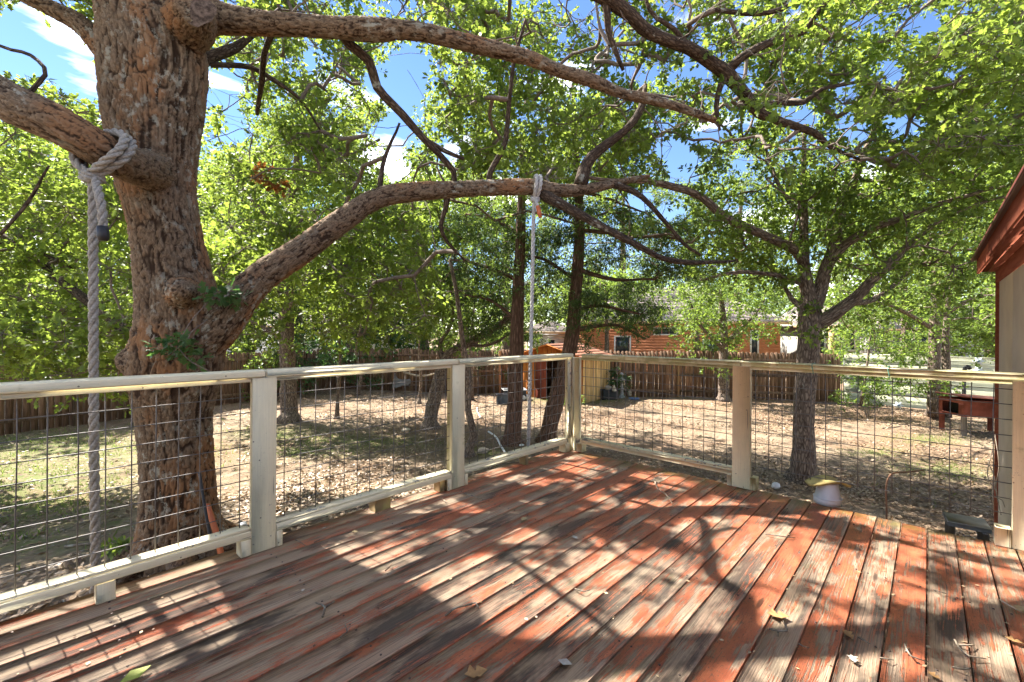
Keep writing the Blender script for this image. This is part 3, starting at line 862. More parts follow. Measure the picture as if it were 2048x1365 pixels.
# --- where the sky shows and where the sun reaches the deck
GAPS = [(70, 95, 120, 55), (160, 165, 70, 45), (35, 30, 60, 25), (450, 165, 50, 65), (465, 235, 35, 60), (440, 30, 40, 25), (780, 165, 75, 65), (800, 250, 60, 60), (790, 330, 45, 50),
        (835, 130, 40, 50), (800, 10, 40, 22), (720, 5, 30, 14), (1160, 12, 50, 12), (1390, 145, 30, 25), (1330, 300, 55, 35), (1300, 250, 40, 25), (1360, 340, 45, 40), (1430, 260, 30, 25),
        (1500, 245, 28, 18), (1600, 235, 45, 25), (1690, 180, 40, 35), (1780, 150, 35, 45), (1700, 260, 55, 30), (1810, 250, 55, 35), (1850, 50, 60, 30), (1930, 20, 50, 16), (1590, 20, 30, 14),
        (1290, 150, 30, 15), (1280, 400, 35, 30), (1330, 430, 30, 25), (1260, 215, 26, 20), (620, 110, 22, 30), (600, 320, 20, 16), (1040, 230, 18, 30), (900, 300, 25, 30), (1480, 330, 25, 18),
        (1240, 330, 18, 14), (1905, 330, 20, 14), (1560, 150, 16, 24), (960, 40, 16, 10), (1900, 150, 25, 18), (1120, 75, 30, 14), (1500, 40, 25, 12), (1640, 110, 25, 15)]


def gap_keep(P, amt=1.0):
    px, py, z = proj(P)
    wob = (fbm(np.stack([px / 45, py / 45, np.zeros(len(px))], 1), 21) - 0.5) * 1.1
    v = np.full(len(px), 9.0)
    for (cx, cyy, rx, ry) in GAPS:
        v = np.minimum(v, ((px - cx) / rx) ** 2 + ((py - cyy) / ry) ** 2)
    hit = (np.sqrt(v) + wob) < 0.78
    return ~(hit & (rng.random(len(px)) < 0.97 * amt))


LIT = [(120, 1300, 190, 70, 1), (330, 1250, 90, 80, 1), (410, 1190, 130, 60, 1), (480, 1280, 60, 40, .8), (80, 1215, 150, 16, .7), (200, 1340, 180, 40, .9), (735, 1115, 50, 22, .8), (790, 1152, 40, 18, .8),
       (850, 1120, 28, 10, .8), (970, 1170, 120, 34, .9), (1110, 1190, 90, 40, .9), (1040, 1245, 90, 28, .9), (1180, 1130, 60, 26, .8), (1250, 1170, 60, 26, .9), (990, 1050, 50, 20, .9),
       (830, 1030, 26, 8, .7), (900, 1070, 40, 10, .7), (1060, 965, 60, 10, .7), (1130, 935, 60, 8, .7), (1190, 975, 50, 12, .8), (1310, 955, 60, 10, .7), (1380, 1010, 60, 12, .8), (1420, 1060, 60, 18, .9),
       (1310, 1110, 70, 18, .9), (1400, 1180, 70, 26, .9), (1320, 1240, 80, 30, .9), (1600, 1130, 60, 22, .9), (1480, 1240, 50, 20, .8), (1680, 1020, 80, 12, .8), (1560, 1030, 60, 14, .8), (1900, 1250, 50, 25, .7),
       (1590, 1290, 60, 26, .9), (1800, 1130, 70, 14, .6), (1700, 1190, 60, 16, .7), (5, 1240, 100, 20, 1), (1240, 1010, 60, 10, .8), (1960, 1180, 60, 14, .7), (2000, 1320, 60, 22, .7), (1780, 1330, 50, 20, .6), (1250, 1340, 60, 20, .6)]
DIM = [(700, 1250, 230, 80, 1), (850, 1330, 260, 50, 1), (560, 1180, 50, 70, 1), (1100, 1320, 120, 40, .15), (900, 1120, 40, 20, .4), (1500, 960, 100, 20, .2), (620, 1060, 80, 20, .8), (1120, 1060, 120, 20, .5), (1830, 1060, 120, 16, .2)]


def deck_lit(X, Y):
    P = np.stack([X, Y, np.zeros(len(X))], 1)
    px, py, z = proj(P)
    dep = np.maximum(py - HOR, 60) / 500.0
    n = fbm(np.stack([px / (120 * dep), py / (52 * dep) + px / (900 * dep), np.zeros(len(px))], 1), 33, 3)
    v = (n - 0.53) * 3.2
    for (cx, cyy, rx, ry, w) in LIT: v = v + 1.5 * w * np.exp(-(((px - cx) / rx) ** 2 + ((py - cyy) / ry) ** 2) * 1.1)
    for (cx, cyy, rx, ry, w) in DIM: v = v - 1.2 * w * np.exp(-(((px - cx) / rx) ** 2 + ((py - cyy) / ry) ** 2))
    v = np.where(px > 1150, v + 0.22, v + 0.0)
    return v


def sun_keep(P, h=0.0, lim=0.0, prob=0.95):
    """False where a leaf at P would shade a sunlit patch of the deck"""
    X = P[:, 0] - SUN[0] / SUN[2] * (P[:, 2] - h); Y = P[:, 1] - SUN[1] / SUN[2] * (P[:, 2] - h)
    inside = (X > -5.6) & (X < 0.4) & (Y > -4.2) & (Y < 0.5) & (P[:, 2] > 0.3)
    v = deck_lit(X, Y)
    v = v + (vnoise(np.stack([X * 9, Y * 7, X * 0], 1), 71) - .5) * 1.1 + (vnoise(np.stack([X * 3.6, Y * 3, X * 0 + 5], 1), 72) - .5) * .8
    keep = ~(inside & (v > lim) & (rng.random(len(X)) < prob))
    # leaves also thinned so the long house wall catches sun and bounces warm fill
    t = (P[:, 1] + 3.64) / SUN[1]; Z = P[:, 2] - SUN[2] * t; X2 = P[:, 0] - SUN[0] * t
    nn_ = vnoise(np.stack([X2 * 2.2, Z * 0.8, X2 * 0], 1), 55)
    wall_ = (P[:, 1] > -3.2) & (Z > -0.2) & (Z < 2.1) & (X2 > -10) & (X2 < 4.2) & (nn_ > np.where(X2 > 0.8, 0.36, 0.22))
    return keep & ~(wall_ & (rng.random(len(X)) < 0.95))


# ============ the big oak behind the left railing
zb = 5.33
OB = at(365, 1108, 3.96)
oak = Tree('oak_tree', 'massive furrowed oak behind the left railing carrying a tied rope on its low limb', base=OB, barkm='bark_limb')
trunk_pts = [W(372, 1170, 3.98, 250), W(365, 1118, 3.97, 195), W(360, 1060, 3.96, 156), W(358, 1000, 3.95, 141), W(354, 900, 3.95, 136), W(348, 830, 3.94, 142), W(350, 760, 3.93, 172), W(358, 700, 3.92, 176), W(360, 620, 3.90, 156),
             W(340, 500, 3.88, 134), W(326, 430, 3.87, 129), W(312, 360, 3.86, 146), W(306, 280, 3.85, 168), W(308, 200, 3.84, 186), W(310, 120, 3.83, 196), W(290, 30, 3.82, 170), W(262, -80, 3.8, 150), W(235, -240, 3.8, 125), W(230, -420, 3.8, 100), W(260, -600, 3.8, 75)]
limbs = {
    'left': [W(350, 352, 3.98, 70), W(318, 346, 3.8, 92), W(275, 335, 3.36, 92), W(231, 319, 3.08, 86), W(195, 296, 2.95, 88), W(150, 268, 2.88, 92), W(103, 243, 2.85, 95), W(40, 215, 2.85, 98), W(-60, 165, 2.9, 98), W(-260, 80, 3.1, 85), W(-600, -40, 3.5, 60)],
    'right_low': [W(385, 690, 3.92, 110), W(432, 655, 3.95, 98), W(468, 612, 4.0, 84), W(518, 559, 4.1, 70), W(600, 503, 4.28, 62), W(677, 447, 4.45, 54), W(754, 398, 4.6, 46), W(831, 384, 4.75, 44), W(895, 380, 4.84, 40), W(959, 377, 4.9, 38), W(1062, 374, 4.94, 38), W(1110, 381, 5.0, 34), W(1164, 380, 5.05, 29), W(1231, 367, 5.15, 21), W(1300, 352, 5.4, 13)],
    'top': [W(330, 60, 3.83, 110), W(400, 30, 3.84, 84), W(450, 38, 3.86, 66), W(513, 46, 3.88, 55), W(590, 50, 3.92, 50), W(667, 56, 3.96, 47), W(754, 60, 4.0, 52), W(800, 60, 4.04, 42), W(856, 67, 4.08, 41), W(959, 92, 4.15, 38), W(1062, 118, 4.22, 35), W(1113, 140, 4.26, 31), W(1190, 164, 4.34, 30), W(1241, 187, 4.4, 25), W(1292, 197, 4.46, 27), W(1351, 213, 4.55, 23), W(1403, 231, 4.62, 20), W(1433, 243, 4.68, 17)],
    'up_left': [W(245, 130, 3.84, 75), W(205, 98, 3.82, 48), W(160, 48, 3.8, 44), W(90, 12, 3.78, 36), W(10, -25, 3.75, 28), W(-120, -90, 3.7, 20)],
}
knob = [W(300, 730, 3.9, 100), W(262, 722, 3.76, 62), W(246, 716, 3.68, 46)]
knob2 = [W(365, 590, 3.78, 90), W(366, 583, 3.60, 62), W(367, 580, 3.50, 34)]
stump = [W(375, 60, 3.8, 110), W(384, 30, 3.56, 92), W(388, 12, 3.46, 80)]
limb_lines = []


def oak_body():
    mb = MB(); lines = []
    for nm, pts in [('trunk', trunk_pts)] + list(limbs.items()) + [('k1', knob), ('k2', knob2), ('k3', stump)]:
        Q = catmull(np.array(pts), 0.05); Q[:, 3] *= {'trunk': .90, 'left': .80, 'k3': .85}.get(nm, .88)
        V, F, A = tube(Q[:, :3], Q[:, 3], 40 if nm == 'trunk' else 26)
        mb.addarr(V, F, A); lines.append((nm, Q))
    # roots
    b = OB
    for ang, ln in ((0.2, .5), (1.2, .35), (2.4, .45), (3.3, .3), (4.3, .5), (5.3, .75)):
        d = Rv * math.cos(ang) + Fv * math.sin(ang)
        Q = np.array([[*(b + d * .10 + Uv * .32), .16], [*(b + d * .30 + Uv * .11), .10], [*(b + d * (.34 + ln * .45) - Uv * .0), .065], [*(b + d * (.38 + ln * .8) - Uv * .10), .035]])
        Q = catmull(Q, .06); V, F, A = tube(Q[:, :3], Q[:, 3], 14); mb.addarr(V, F, A); lines.append(('root', Q))
    o = mb.build('trunk', M['bark_oak'], None, True)
    md = o.modifiers.new('r', 'REMESH'); md.mode = 'VOXEL'; md.voxel_size = 0.0128
    dg = bpy.context.evaluated_depsgraph_get(); me2 = bpy.data.meshes.new_from_object(o.evaluated_get(dg))
    n = len(me2.vertices); V = np.zeros(n * 3); me2.vertices.foreach_get('co', V); V = V.reshape(-1, 3)
    bpy.data.objects.remove(o)
    E_ = np.zeros(len(me2.edges) * 2, int); me2.edges.foreach_get('vertices', E_); E_ = E_.reshape(-1, 2)
    deg = np.bincount(E_.ravel(), minlength=n)[:, None]
    for it in range(24):
        S = np.zeros((n, 3))
        for c in range(3): S[:, c] = np.bincount(E_[:, 0], V[E_[:, 1], c], n) + np.bincount(E_[:, 1], V[E_[:, 0], c], n)
        V = V * 0.4 + (S / np.maximum(deg, 1)) * 0.6
    me2.vertices.foreach_set('co', V.ravel()); me2.update()
    Nn = np.zeros(n * 3); me2.vertices.foreach_get('normal', Nn); Nn = Nn.reshape(-1, 3)
    # bark coordinates from the nearest limb
    best = np.full(n, 1e9); A = np.zeros((n, 3)); rr = np.zeros(n); k = 0
    for nm, Q in lines:
        T, Nf, Bf = frames(Q[:, :3]); S = np.concatenate([[0], np.cumsum(np.linalg.norm(np.diff(Q[:, :3], axis=0), axis=1))]) + k * 2.3
        for c0 in range(0, n, 20000):
            sl = slice(c0, c0 + 20000)
            D = np.sqrt(((V[sl, None, :] - Q[None, :, :3]) ** 2).sum(2)); E2 = D / (Q[None, :, 3] + 0.01)
            j = E2.argmin(1); d = E2[np.arange(len(j)), j]
            better = d < best[sl] * (0.93 if nm.startswith('k') else 1.0)
            rel = V[sl] - Q[j, :3]; al = (rel * T[j]).sum(1)
            a = np.stack([(rel * Nf[j]).sum(1) + k * 1.7, (rel * Bf[j]).sum(1), S[j] + al], 1)
            A[sl] = np.where(better[:, None], a, A[sl]); best[sl] = np.where(better, d, best[sl]); rr[sl] = np.where(better, Q[j, 3], rr[sl])
        k += 1
    # plates and furrows, deeper on the thick trunk
    sc = np.clip(0.014 + rr * 0.048, 0.016, 0.030)[:, None]
    warp = np.stack([fbm(A * np.array([9, 9, 4]) + 3 * q, 40 + q, 2) for q in range(3)], 1) - 0.5
    B_ = (A + warp * np.array([.06, .06, .16])) / (sc * np.array([1, 1, 4.6]))
    f1, f2 = worley(B_, 3); e = np.clip((f2 - f1) / 0.30, 0, 1); e = e * e * (3 - 2 * e)
    B2 = (A + warp * np.array([.05, .05, .12])) / (sc * np.array([1.9, 1.9, 10.5]))
    ca = np.clip(np.abs(vnoise(B2 + 9, 15) * .7 + vnoise(B2 * 2.1, 16) * .3 - .5) / 0.085, 0, 1); ca = ca * ca * (3 - 2 * ca)
    e = np.minimum(ca, 0.30 + 0.70 * e)
    g1, g2 = worley(B_ * np.array([2.1, 2.1, 2.6]) + 31, 9); e2 = np.clip((g2 - g1) / 0.4, 0, 1)
    depth = np.clip(0.006 + rr * 0.046, 0.008, 0.022)
    low = (fbm(V * 1.7, 60, 2) - 0.5) * 0.035 * np.clip(rr / 0.3, 0.2, 1)
    V = V + Nn * ((e - 0.6) * depth * 1.15 + (e2 - 0.5) * depth * 0.30 + low)[:, None]
    me2.vertices.foreach_set('co', V.ravel())
    a = me2.attributes.new('bark', 'FLOAT_VECTOR', 'POINT'); a.data.foreach_set('vector', A.astype(np.float32).ravel())
    a = me2.attributes.new('ridge', 'FLOAT', 'POINT'); a.data.foreach_set('value', e.astype(np.float32))
    me2.update(); me2.materials.clear(); me2.materials.append(M['bark_trunk'])
    me2.polygons.foreach_set('use_smooth', np.ones(len(me2.polygons), bool))
    me2.name = 'trunk'
    o = bpy.data.objects.new('trunk', me2); COL.objects.link(o); o.parent = oak.o
    me2.transform(oak.o.matrix_basis.inverted())
    return lines


def trunk_mat():
    k = N('main trunk bark', 0.92, 0.12)
    v = k.attr('bark'); r = k.attr('ridge', 'Fac')
    fine = k.noise(k.mapv(v, (70, 70, 22)), 1.0, 5, 0.7); med = k.noise(k.mapv(v, (22, 22, 9)), 1.0, 5, 0.6)
    rc = k.mix(k.rng(fine, 0.28, 0.72), (0.075, 0.053, 0.035), (0.26, 0.195, 0.13))
    rc = k.mix(k.rng(med, 0.35, 0.65, 0, 0.6), rc, (0.16, 0.108, 0.066))
    wm = k.noise(k.mapv(v, (3.0, 3.0, 1.6), (3, 1, 7)), 1.0, 6, 0.6)
    rc = k.mix(k.rng(wm, 0.50, 0.64, 0, 0.7), rc, (0.27, 0.135, 0.06))
    col = k.mix(k.rng(r, 0.05, 0.7), (0.035, 0.022, 0.014), rc)
    lm = k.noise(k.mapv(v, (14, 14, 10), (5, 5, 5)), 1.0, 6, 0.7); lb = k.noise(k.mapv(v, (1.6, 1.6, 1.2), (1, 5, 2)), 1.0, 3)
    lk = k.math('MULTIPLY', k.rng(lm, 0.53, 0.62), k.rng(lb, 0.42, 0.62))
    col = k.mix(k.math('MULTIPLY', lk, 0.75), col, (0.33, 0.33, 0.27))
    k.color(col)
    k.normal(k.bump(k.math('ADD', fine, k.math('MULTIPLY', med, 0.8)), 0.8, 0.008)); return k.m


M['bark_trunk'] = trunk_mat()
oak_lines = oak_body()
for nm, Q in oak_lines:
    if nm in ('trunk', 'left', 'right_low', 'top', 'up_left'):
        q = Q[Q[:, 2] > 1.0] if nm == 'trunk' else Q
        q = q[::3]
        k0 = len(oak.pos); oak.pos = np.vstack([oak.pos, q[:, :3]]); oak.rad = np.concatenate([oak.rad, q[:, 3]]); oak.par = np.concatenate([oak.par, np.arange(k0 - 1, k0 + len(q) - 1)]); oak.par[k0] = -1
z1 = 4.9
B_ = [
    # hanging branch below the top limb
    [W(680, 60, 4.3, 22), W(697, 87, 4.35, 20), W(738, 123, 4.45, 19), W(754, 174, 4.5, 17), W(805, 231, 4.6, 16), W(846, 277, 4.65, 15), W(908, 344, 4.8, 11), W(905, 380, 4.86, 8)],
    [W(846, 277, 4.65, 11), W(890, 303, 4.7, 9), W(928, 318, 4.7, 7)],
    # below the low limb
    [W(895, 385, 4.95, 14), W(892, 415, 4.98, 11), W(882, 455, 5.0, 9), W(897, 487, 5.1, 7), W(930, 520, 5.2, 4)],
    [W(1085, 388, 4.97, 26), W(1115, 405, 4.9, 21), W(1190, 446, 4.8, 17), W(1267, 487, 4.8, 14), W(1330, 520, 4.9, 12), W(1403, 525, 5.1, 9), W(1470, 520, 5.3, 5)],
    [W(1225, 368, 5.15, 16), W(1270, 385, 5.2, 12), W(1300, 410, 5.2, 10), W(1330, 445, 5.3, 9), W(1367, 487, 5.4, 8), W(1400, 510, 5.5, 5)],
    # rising pale branch between the limbs
    [W(1160, 372, 5.05, 28), W(1174, 328, 5.1, 24), W(1200, 300, 5.1, 20), W(1231, 277, 5.1, 18), W(1261, 251, 5.1, 16), W(1282, 215, 5.1, 13), W(1290, 170, 5.2, 8)],
    [W(977, 372, 4.95, 14), W(980, 345, 4.95, 12), W(1010, 287, 4.95, 11), W(1018, 200, 4.9, 9), W(1028, 130, 4.8, 8), W(1050, 40, 4.8, 5)],
    [W(759, 398, 4.95, 12), W(762, 350, 4.9, 10), W(770, 315, 4.9, 8), W(800, 250, 4.8, 5)],
    # limb entering top right
    [W(700, -330, 4.35, 60), W(900, -190, 4.4, 50), W(1080, -80, 4.5, 40), W(1190, -20, 4.6, 34), W(1261, 31, 4.7, 28), W(1300, 66, 4.8, 26), W(1377, 97, 4.9, 25), W(1428, 128, 5.0, 24), W(1454, 146, 5.05, 27), W(1495, 195, 5.15, 22), W(1520, 226, 5.2, 20), W(1572, 246, 5.3, 16), W(1628, 267, 5.4, 13), W(1662, 295, 5.5, 9), W(1720, 320, 5.7, 5)],
    [W(290, -120, 4.35, 90), W(480, -300, 4.35, 75), W(700, -330, 4.35, 60)],
    [W(1454, 142, 5.05, 20), W(1480, 118, 5.0, 17), W(1515, 97, 5.0, 16), W(1560, 78, 5.0, 15), W(1608, 62, 5.0, 13), W(1640, 20, 4.9, 9), W(1700, -40, 4.9, 6)],
    [W(1200, -30, 4.65, 20), W(1213, 20, 4.65, 15), W(1216, 60, 4.7, 13), W(1232, 105, 4.75, 11), W(1246, 140, 4.8, 8)],
    [W(1454, 146, 5.05, 14), W(1440, 175, 5.05, 12), W(1432, 215, 5.1, 9), W(1440, 260, 5.1, 5)],
    [W(1510, 212, 5.2, 12), W(1560, 206, 5.25, 10), W(1608, 205, 5.3, 10), W(1640, 180, 5.3, 8), W(1690, 168, 5.3, 7), W(1745, 160, 5.4, 4)],
    [W(1377, 97, 4.9, 12), W(1350, 60, 4.85, 10), W(1300, 20, 4.8, 8), W(1290, -60, 4.8, 6)],
    [W(1430, 20, 4.8, 9), W(1500, 28, 4.9, 10), W(1560, 20, 4.9, 9), W(1640, -30, 4.9, 9)],
    # behind the trunk
    [W(400, 125, 4.9, 24), W(436, 108, 5.0, 21), W(470, 95, 5.1, 18), W(500, 72, 5.2, 13), W(560, 20, 5.4, 8)],
    [W(420, 130, 4.9, 12), W(500, 134, 5.1, 10), W(545, 160, 5.3, 9), W(600, 200, 5.5, 6), W(640, 260, 5.7, 4)],
    [W(545, 60, 4.4, 14), W(530, 110, 4.6, 11), W(525, 170, 4.8, 10), W(515, 230, 5.0, 7)],
    # low left
    [W(300, 700, 5.3, 26), W(225, 640, 5.8, 20), W(120, 560, 6.2, 15), W(20, 480, 6.5, 11), W(-120, 420, 6.6, 7)],
    [W(145, 540, 7.4, 12), W(80, 510, 7.3, 14), W(20, 488, 7.2, 14), W(-100, 470, 7.1, 16)],
    [W(0, 470, 3.2, 7), W(60, 400, 3.3, 6), W(95, 330, 3.3, 4)],
    [W(30, 210, 3.15, 12), W(90, 150, 3.1, 8), W(60, 110, 3.1, 7), W(0, 92, 3.1, 6), W(-60, 60, 3.2, 5)],
    [W(230, -200, 4.3, 70), W(0, -330, 4.4, 50), W(-250, -420, 4.6, 35), W(-500, -480, 5, 20)],
    [W(240, -300, 4.3, 80), W(330, -520, 5.2, 60), W(420, -640, 6.5, 40), W(520, -640, 8.0, 24)],
    [W(-260, 80, 3.4, 40), W(-420, -200, 3.6, 34), W(-600, -500, 3.6, 26)],
]
_mq = np.vstack([Q for nm, Q in oak_lines if nm in ('trunk', 'left', 'right_low', 'top', 'up_left')])
_mx, _my, _mz = proj(_mq[:, :3])
for b in B_:
    b = np.array(b); x0, y0, d0 = [v[0] for v in proj(b[0, :3])]
    dd = np.hypot(_mx - x0, _my - y0); j = int(np.argmin(dd))
    if dd[j] < 45:
        k_ = np.linspace(1, 0, len(b))[:, None] ** 1.5
        dz = _mz[j] - d0
        for i_ in range(len(b)):
            qx, qy, qz = [v[0] for v in proj(b[i_, :3])]
            nd = qz + dz * k_[i_, 0]; b[i_, :3] = at(qx, qy, nd); b[i_, 3] *= nd / qz
    oak.limb(b, 10, 'limb', 0.09, 0.05)


def dkeep(T):
    return gap_keep(T) & sun_keep(T)


stubs = []
near = []; mid = []
reg = [  # x0,x1,y0,y1,z0,z1,n
    (430, 1250, -110, 60, 4.4, 8.5, 175), (640, 1350, 0, 340, 6.4, 9.5, 130), (430, 740, 60, 340, 5.5, 9.0, 150), (880, 1300, 30, 340, 5.2, 9.0, 150), (1200, 2150, -90, 200, 4.2, 8.0, 290), (1250, 2250, 150, 330, 4.6, 7.5, 190),
    (-100, 250, -80, 20, 4.0, 7.5, 24), (-200, 270, 260, 720, 5.0, 8.5, 260), (430, 860, 420, 650, 5.6, 8.0, 110), (-40, 290, 620, 775, 4.9, 7.5, 55), (640, 1000, 300, 400, 5.0, 6.5, 16), (0, 240, 170, 260, 5, 8, 14), (-60, 220, 40, 160, 3.2, 5, 7), (560, 700, 420, 520, 5.1, 5.7, 8)]
C = np.vstack([frustum(n, *a) for (*a, n) in reg])
# shade-giving foliage overhead: follow the sun up from the deck and the yard beside it
sh_ = []
tries = 0
while len(sh_) < 330 and tries < 20000:
    tries += 1
    X = random.uniform(-5.4, 0.3); Y = random.uniform(-4.0, 0.4)
    if deck_lit(np.array([X]), np.array([Y]))[0] > -0.05: continue
    h = random.uniform(4.2, 9.0)
    p = np.array([X + SUN[0] / SUN[2] * h, Y + SUN[1] / SUN[2] * h, h])
    qx, qy, qz = proj(p)
    if 0 < qx[0] < 2048 and qy[0] > 40 and qz[0] > 0.3 and random.random() < 0.75: continue
    sh_.append(p)
C2 = np.array(sh_)
allC = np.vstack([C, C2])
allC = allC[gap_keep(allC, 0.9)]
# keep clusters out of the camera's face
allC = allC[np.linalg.norm(allC - CAMP, axis=1) > 2.6]
oak.grow(allC, r0=0.0055)
oak.twigs(5, 'branches')
oak.finish({'branches': 'bark_twig', 'limb': 'bark_limb'})
px_, py_, z_ = proj(allC)
isnear = (z_ < 6.3) & (py_ > -60)
nearL = cluster_leaves(allC[isnear], 0.42, 15, 7, 0.088, dkeep, stub=stubs)
farL = cluster_leaves(allC[~isnear], 0.44, 14, 7, 0.09, dkeep, stub=stubs)
leaf_mesh('crown', [nearL], M['leaf_oak'], oak.o, OAK); leaf_mesh('crown', [farL], M['leaf_oak'], oak.o, DIA)
V = np.concatenate([s[0] for s in stubs]); k = 0; Fs = []
for s in stubs: Fs.append(s[1] + k); k += len(s[0])
mk('twigs', V, np.concatenate(Fs), M['bark_twig'], oak.o, {'bark': V}, True, 'stuff')
# sprigs growing straight from the trunk
sp = np.array([at(350, 700, 3.48), at(335, 690, 3.46), at(370, 685, 3.45), at(450, 585, 3.65), at(425, 595, 3.6), at(480, 600, 3.8), at(385, 715, 3.5)])
leaf_mesh('trunk_sprig', [cluster_leaves(sp, 0.09, 6, 4, 0.085)], M['leaf_dark'], oak.o, OAK)
mb = MB()
for a, b_ in (((430, 590, 3.62), (350, 705, 3.46)), ((415, 640, 3.58), (372, 690, 3.46)), ((360, 700, 3.47), (425, 745, 3.5))):
    P = catmull(np.array([at(*a), (at(*a) + at(*b_)) / 2 + Fv * -.06, at(*b_)]), 0.05); mb.addarr(*tube(P, 0.004, 5))
mb.build('sprig_stem', M['bark_twig'], oak.o, True, bark=True)
# rust coloured dead leaves
mb = MB(); P = catmull(np.array([at(590, 330, 6.1), at(565, 350, 6.05), at(545, 365, 6.0), at(520, 352, 6.0)]), .05); mb.addarr(*tube(P, .006, 5)); mb.build('dead_twig', M['bark_twig'], oak.o, True, bark=True)
dl = np.array([at(545, 365, 6.0), at(560, 372, 6.0), at(530, 345, 6.0), at(520, 352, 6.0)])
leaf_mesh('dead_leaves', [cluster_leaves(dl, 0.12, 6, 5, 0.09)], M['leaf_rust'], oak.o, OAK)
# cut branch face above the fork
cc = at(390, 14, 3.44)
mb = MB(); V = [cc]; 
for k in range(20):
    a = k * math.pi / 10; r = .118 + .012 * math.sin(3 * a + 1) + .006 * math.sin(7 * a); V.append(cc + Rv * math.cos(a) * r + Uv * math.sin(a) * r * 1.05 + Fv * (.03 + .03 * math.cos(a)))
mb.add(V, [(0, 1 + k, 1 + (k + 1) % 20) for k in range(20)]); mb.build('cut_face', plain('weathered cut wood', (0.10, 0.075, 0.06), 0.9, 0.1, 0.6, 30, 0.8), oak.o)


def simple_tree(name, label, trunk, limbs_, regions, leaf, group=None, rad=0.45, tips=12, per=6, size=0.09, tmpl=DIA, bark='bark_grey', cull=True, r0=0.006, spread=0.8, flat=0.8, droop=0.15, keepfun=None, sides=14, extra=None):
    base = trunk[0][:3]
    t = Tree(name, label, group, base, bark)
    t.limb(trunk, sides, 'trunk', 0.18, 0.03)
    for l in limbs_: t.limb(l, 8, 'limb', 0.15, 0.10)
    C = np.vstack([frustum(n, *a) for (*a, n) in regions]) if regions else np.zeros((0, 3))
    if extra is not None: C = np.vstack([C, extra])
    if cull: C = C[gap_keep(C, 0.9)]
    C = C[sun_keep(C)]
    t.grow(C, r0=r0)
    t.twigs(4, 'branches')
    t.finish({'branches': bark})
    leaf_mesh('crown', [cluster_leaves(C, rad, tips, per, size, keepfun or (gap_keep if cull else None), spread, droop, flat=flat)], M[leaf], t.o, tmpl)
    return t


def flare(px, py, d, w, *rest):
    """trunk polyline starting in the ground with a root flare"""
    g0 = gpt(px, py)
    pts = [[g0[0], g0[1], g0[2] - 0.12, w / 2 * d / FPX * 1.9], [g0[0], g0[1], g0[2] + 0.06, w / 2 * d / FPX * 1.35], [*(at(px + (rest[0][0] - px) * .15, py - 22 * 8 / d, d)), w / 2 * d / FPX]]
    return pts + [W(*r) for r in rest]


def yard_shade(n, fx0, fx1, z0, z1, pyr, sd):
    out = []
    tries = 0
    while len(out) < n and tries < 6000:
        tries += 1
        z = random.uniform(z0, z1); x = random.uniform(fx0, fx1) * z
        g = CAMP + Rv * x + Fv * z; g[2] = GZ
        if vnoise(np.array([[g[0] * 1.1, g[1] * 1.1, sd]]), 88)[0] < .45: continue
        h = random.uniform(4.5, 8.5); p = np.array([g[0] + SUN[0] / SUN[2] * h, g[1] + SUN[1] / SUN[2] * h, GZ + h])
        qx, qy, qz = [v[0] for v in proj(p)]
        if qz < 4.5 or not (pyr[0] < qy < pyr[1]): continue
        out.append(p)
    return np.array(out)


# ---- oak beyond the right railing
zr = 8.0
simple_tree('oak_tree', 'forked grey oak beyond the right railing with long spreading limbs',
            flare(1606, 962, zr, 46, (1608, 850, 8.0, 37), (1611, 760, 8.0, 38), (1618, 690, 8.0, 40), (1622, 640, 8.0, 44), (1618, 590, 8.0, 30), (1608, 543, 8.0, 22), (1608, 461, 8.0, 17), (1606, 380, 8.0, 12), (1610, 250, 8.0, 7)),
            [[W(1620, 630, 8.0, 34), W(1642, 575, 7.95, 26), W(1650, 543, 7.9, 24), W(1669, 490, 7.8, 22), W(1682, 430, 7.7, 17), W(1720, 330, 7.6, 12), W(1770, 200, 7.5, 7)],
             [W(1625, 655, 8.0, 34), W(1665, 630, 7.8, 27), W(1710, 597, 7.6, 22), W(1762, 543, 7.4, 18), W(1830, 480, 7.2, 12), W(1900, 430, 7.1, 8), W(2040, 380, 7.0, 5)],
             [W(1650, 535, 7.9, 20), W(1690, 490, 7.7, 17), W(1736, 461, 7.5, 16), W(1787, 441, 7.3, 13), W(1864, 415, 7.1, 10), W(1992, 374, 6.9, 6)],
             [W(1608, 535, 8.0, 20), W(1592, 502, 7.8, 19), W(1531, 472, 7.4, 18), W(1454, 436, 7.0, 17), W(1403, 395, 6.8, 15), W(1350, 376, 6.7, 14), W(1300, 364, 6.6, 12), W(1231, 360, 6.5, 9), W(1150, 350, 6.5, 5)],
             [W(1600, 565, 8.0, 14), W(1560, 552, 7.9, 10), W(1480, 545, 7.8, 8), W(1400, 560, 7.8, 5)],
             [W(1612, 620, 8.0, 16), W(1585, 600, 8.2, 10), W(1560, 560, 8.4, 8), W(1500, 500, 8.6, 5)],
             [W(1608, 440, 8.0, 13), W(1570, 390, 8.2, 9), W(1540, 330, 8.4, 6), W(1520, 250, 8.6, 4)],
             [W(1700, 605, 7.7, 14), W(1745, 600, 8.2, 11), W(1800, 560, 8.8, 8), W(1850, 500, 9.2, 5)]],
            [(1240, 2200, 150, 480, 6.2, 10.5, 430), (1620, 2300, 330, 610, 6.2, 10.5, 250), (1380, 1600, 440, 560, 7, 9.5, 40), (1500, 2150, -60, 160, 7, 11, 90)],
            'leaf_oak2', rad=0.42, tips=13, per=8, size=0.085, extra=yard_shade(150, 0.1, 1.1, 6, 16.5, (-150, 540), 1.0))

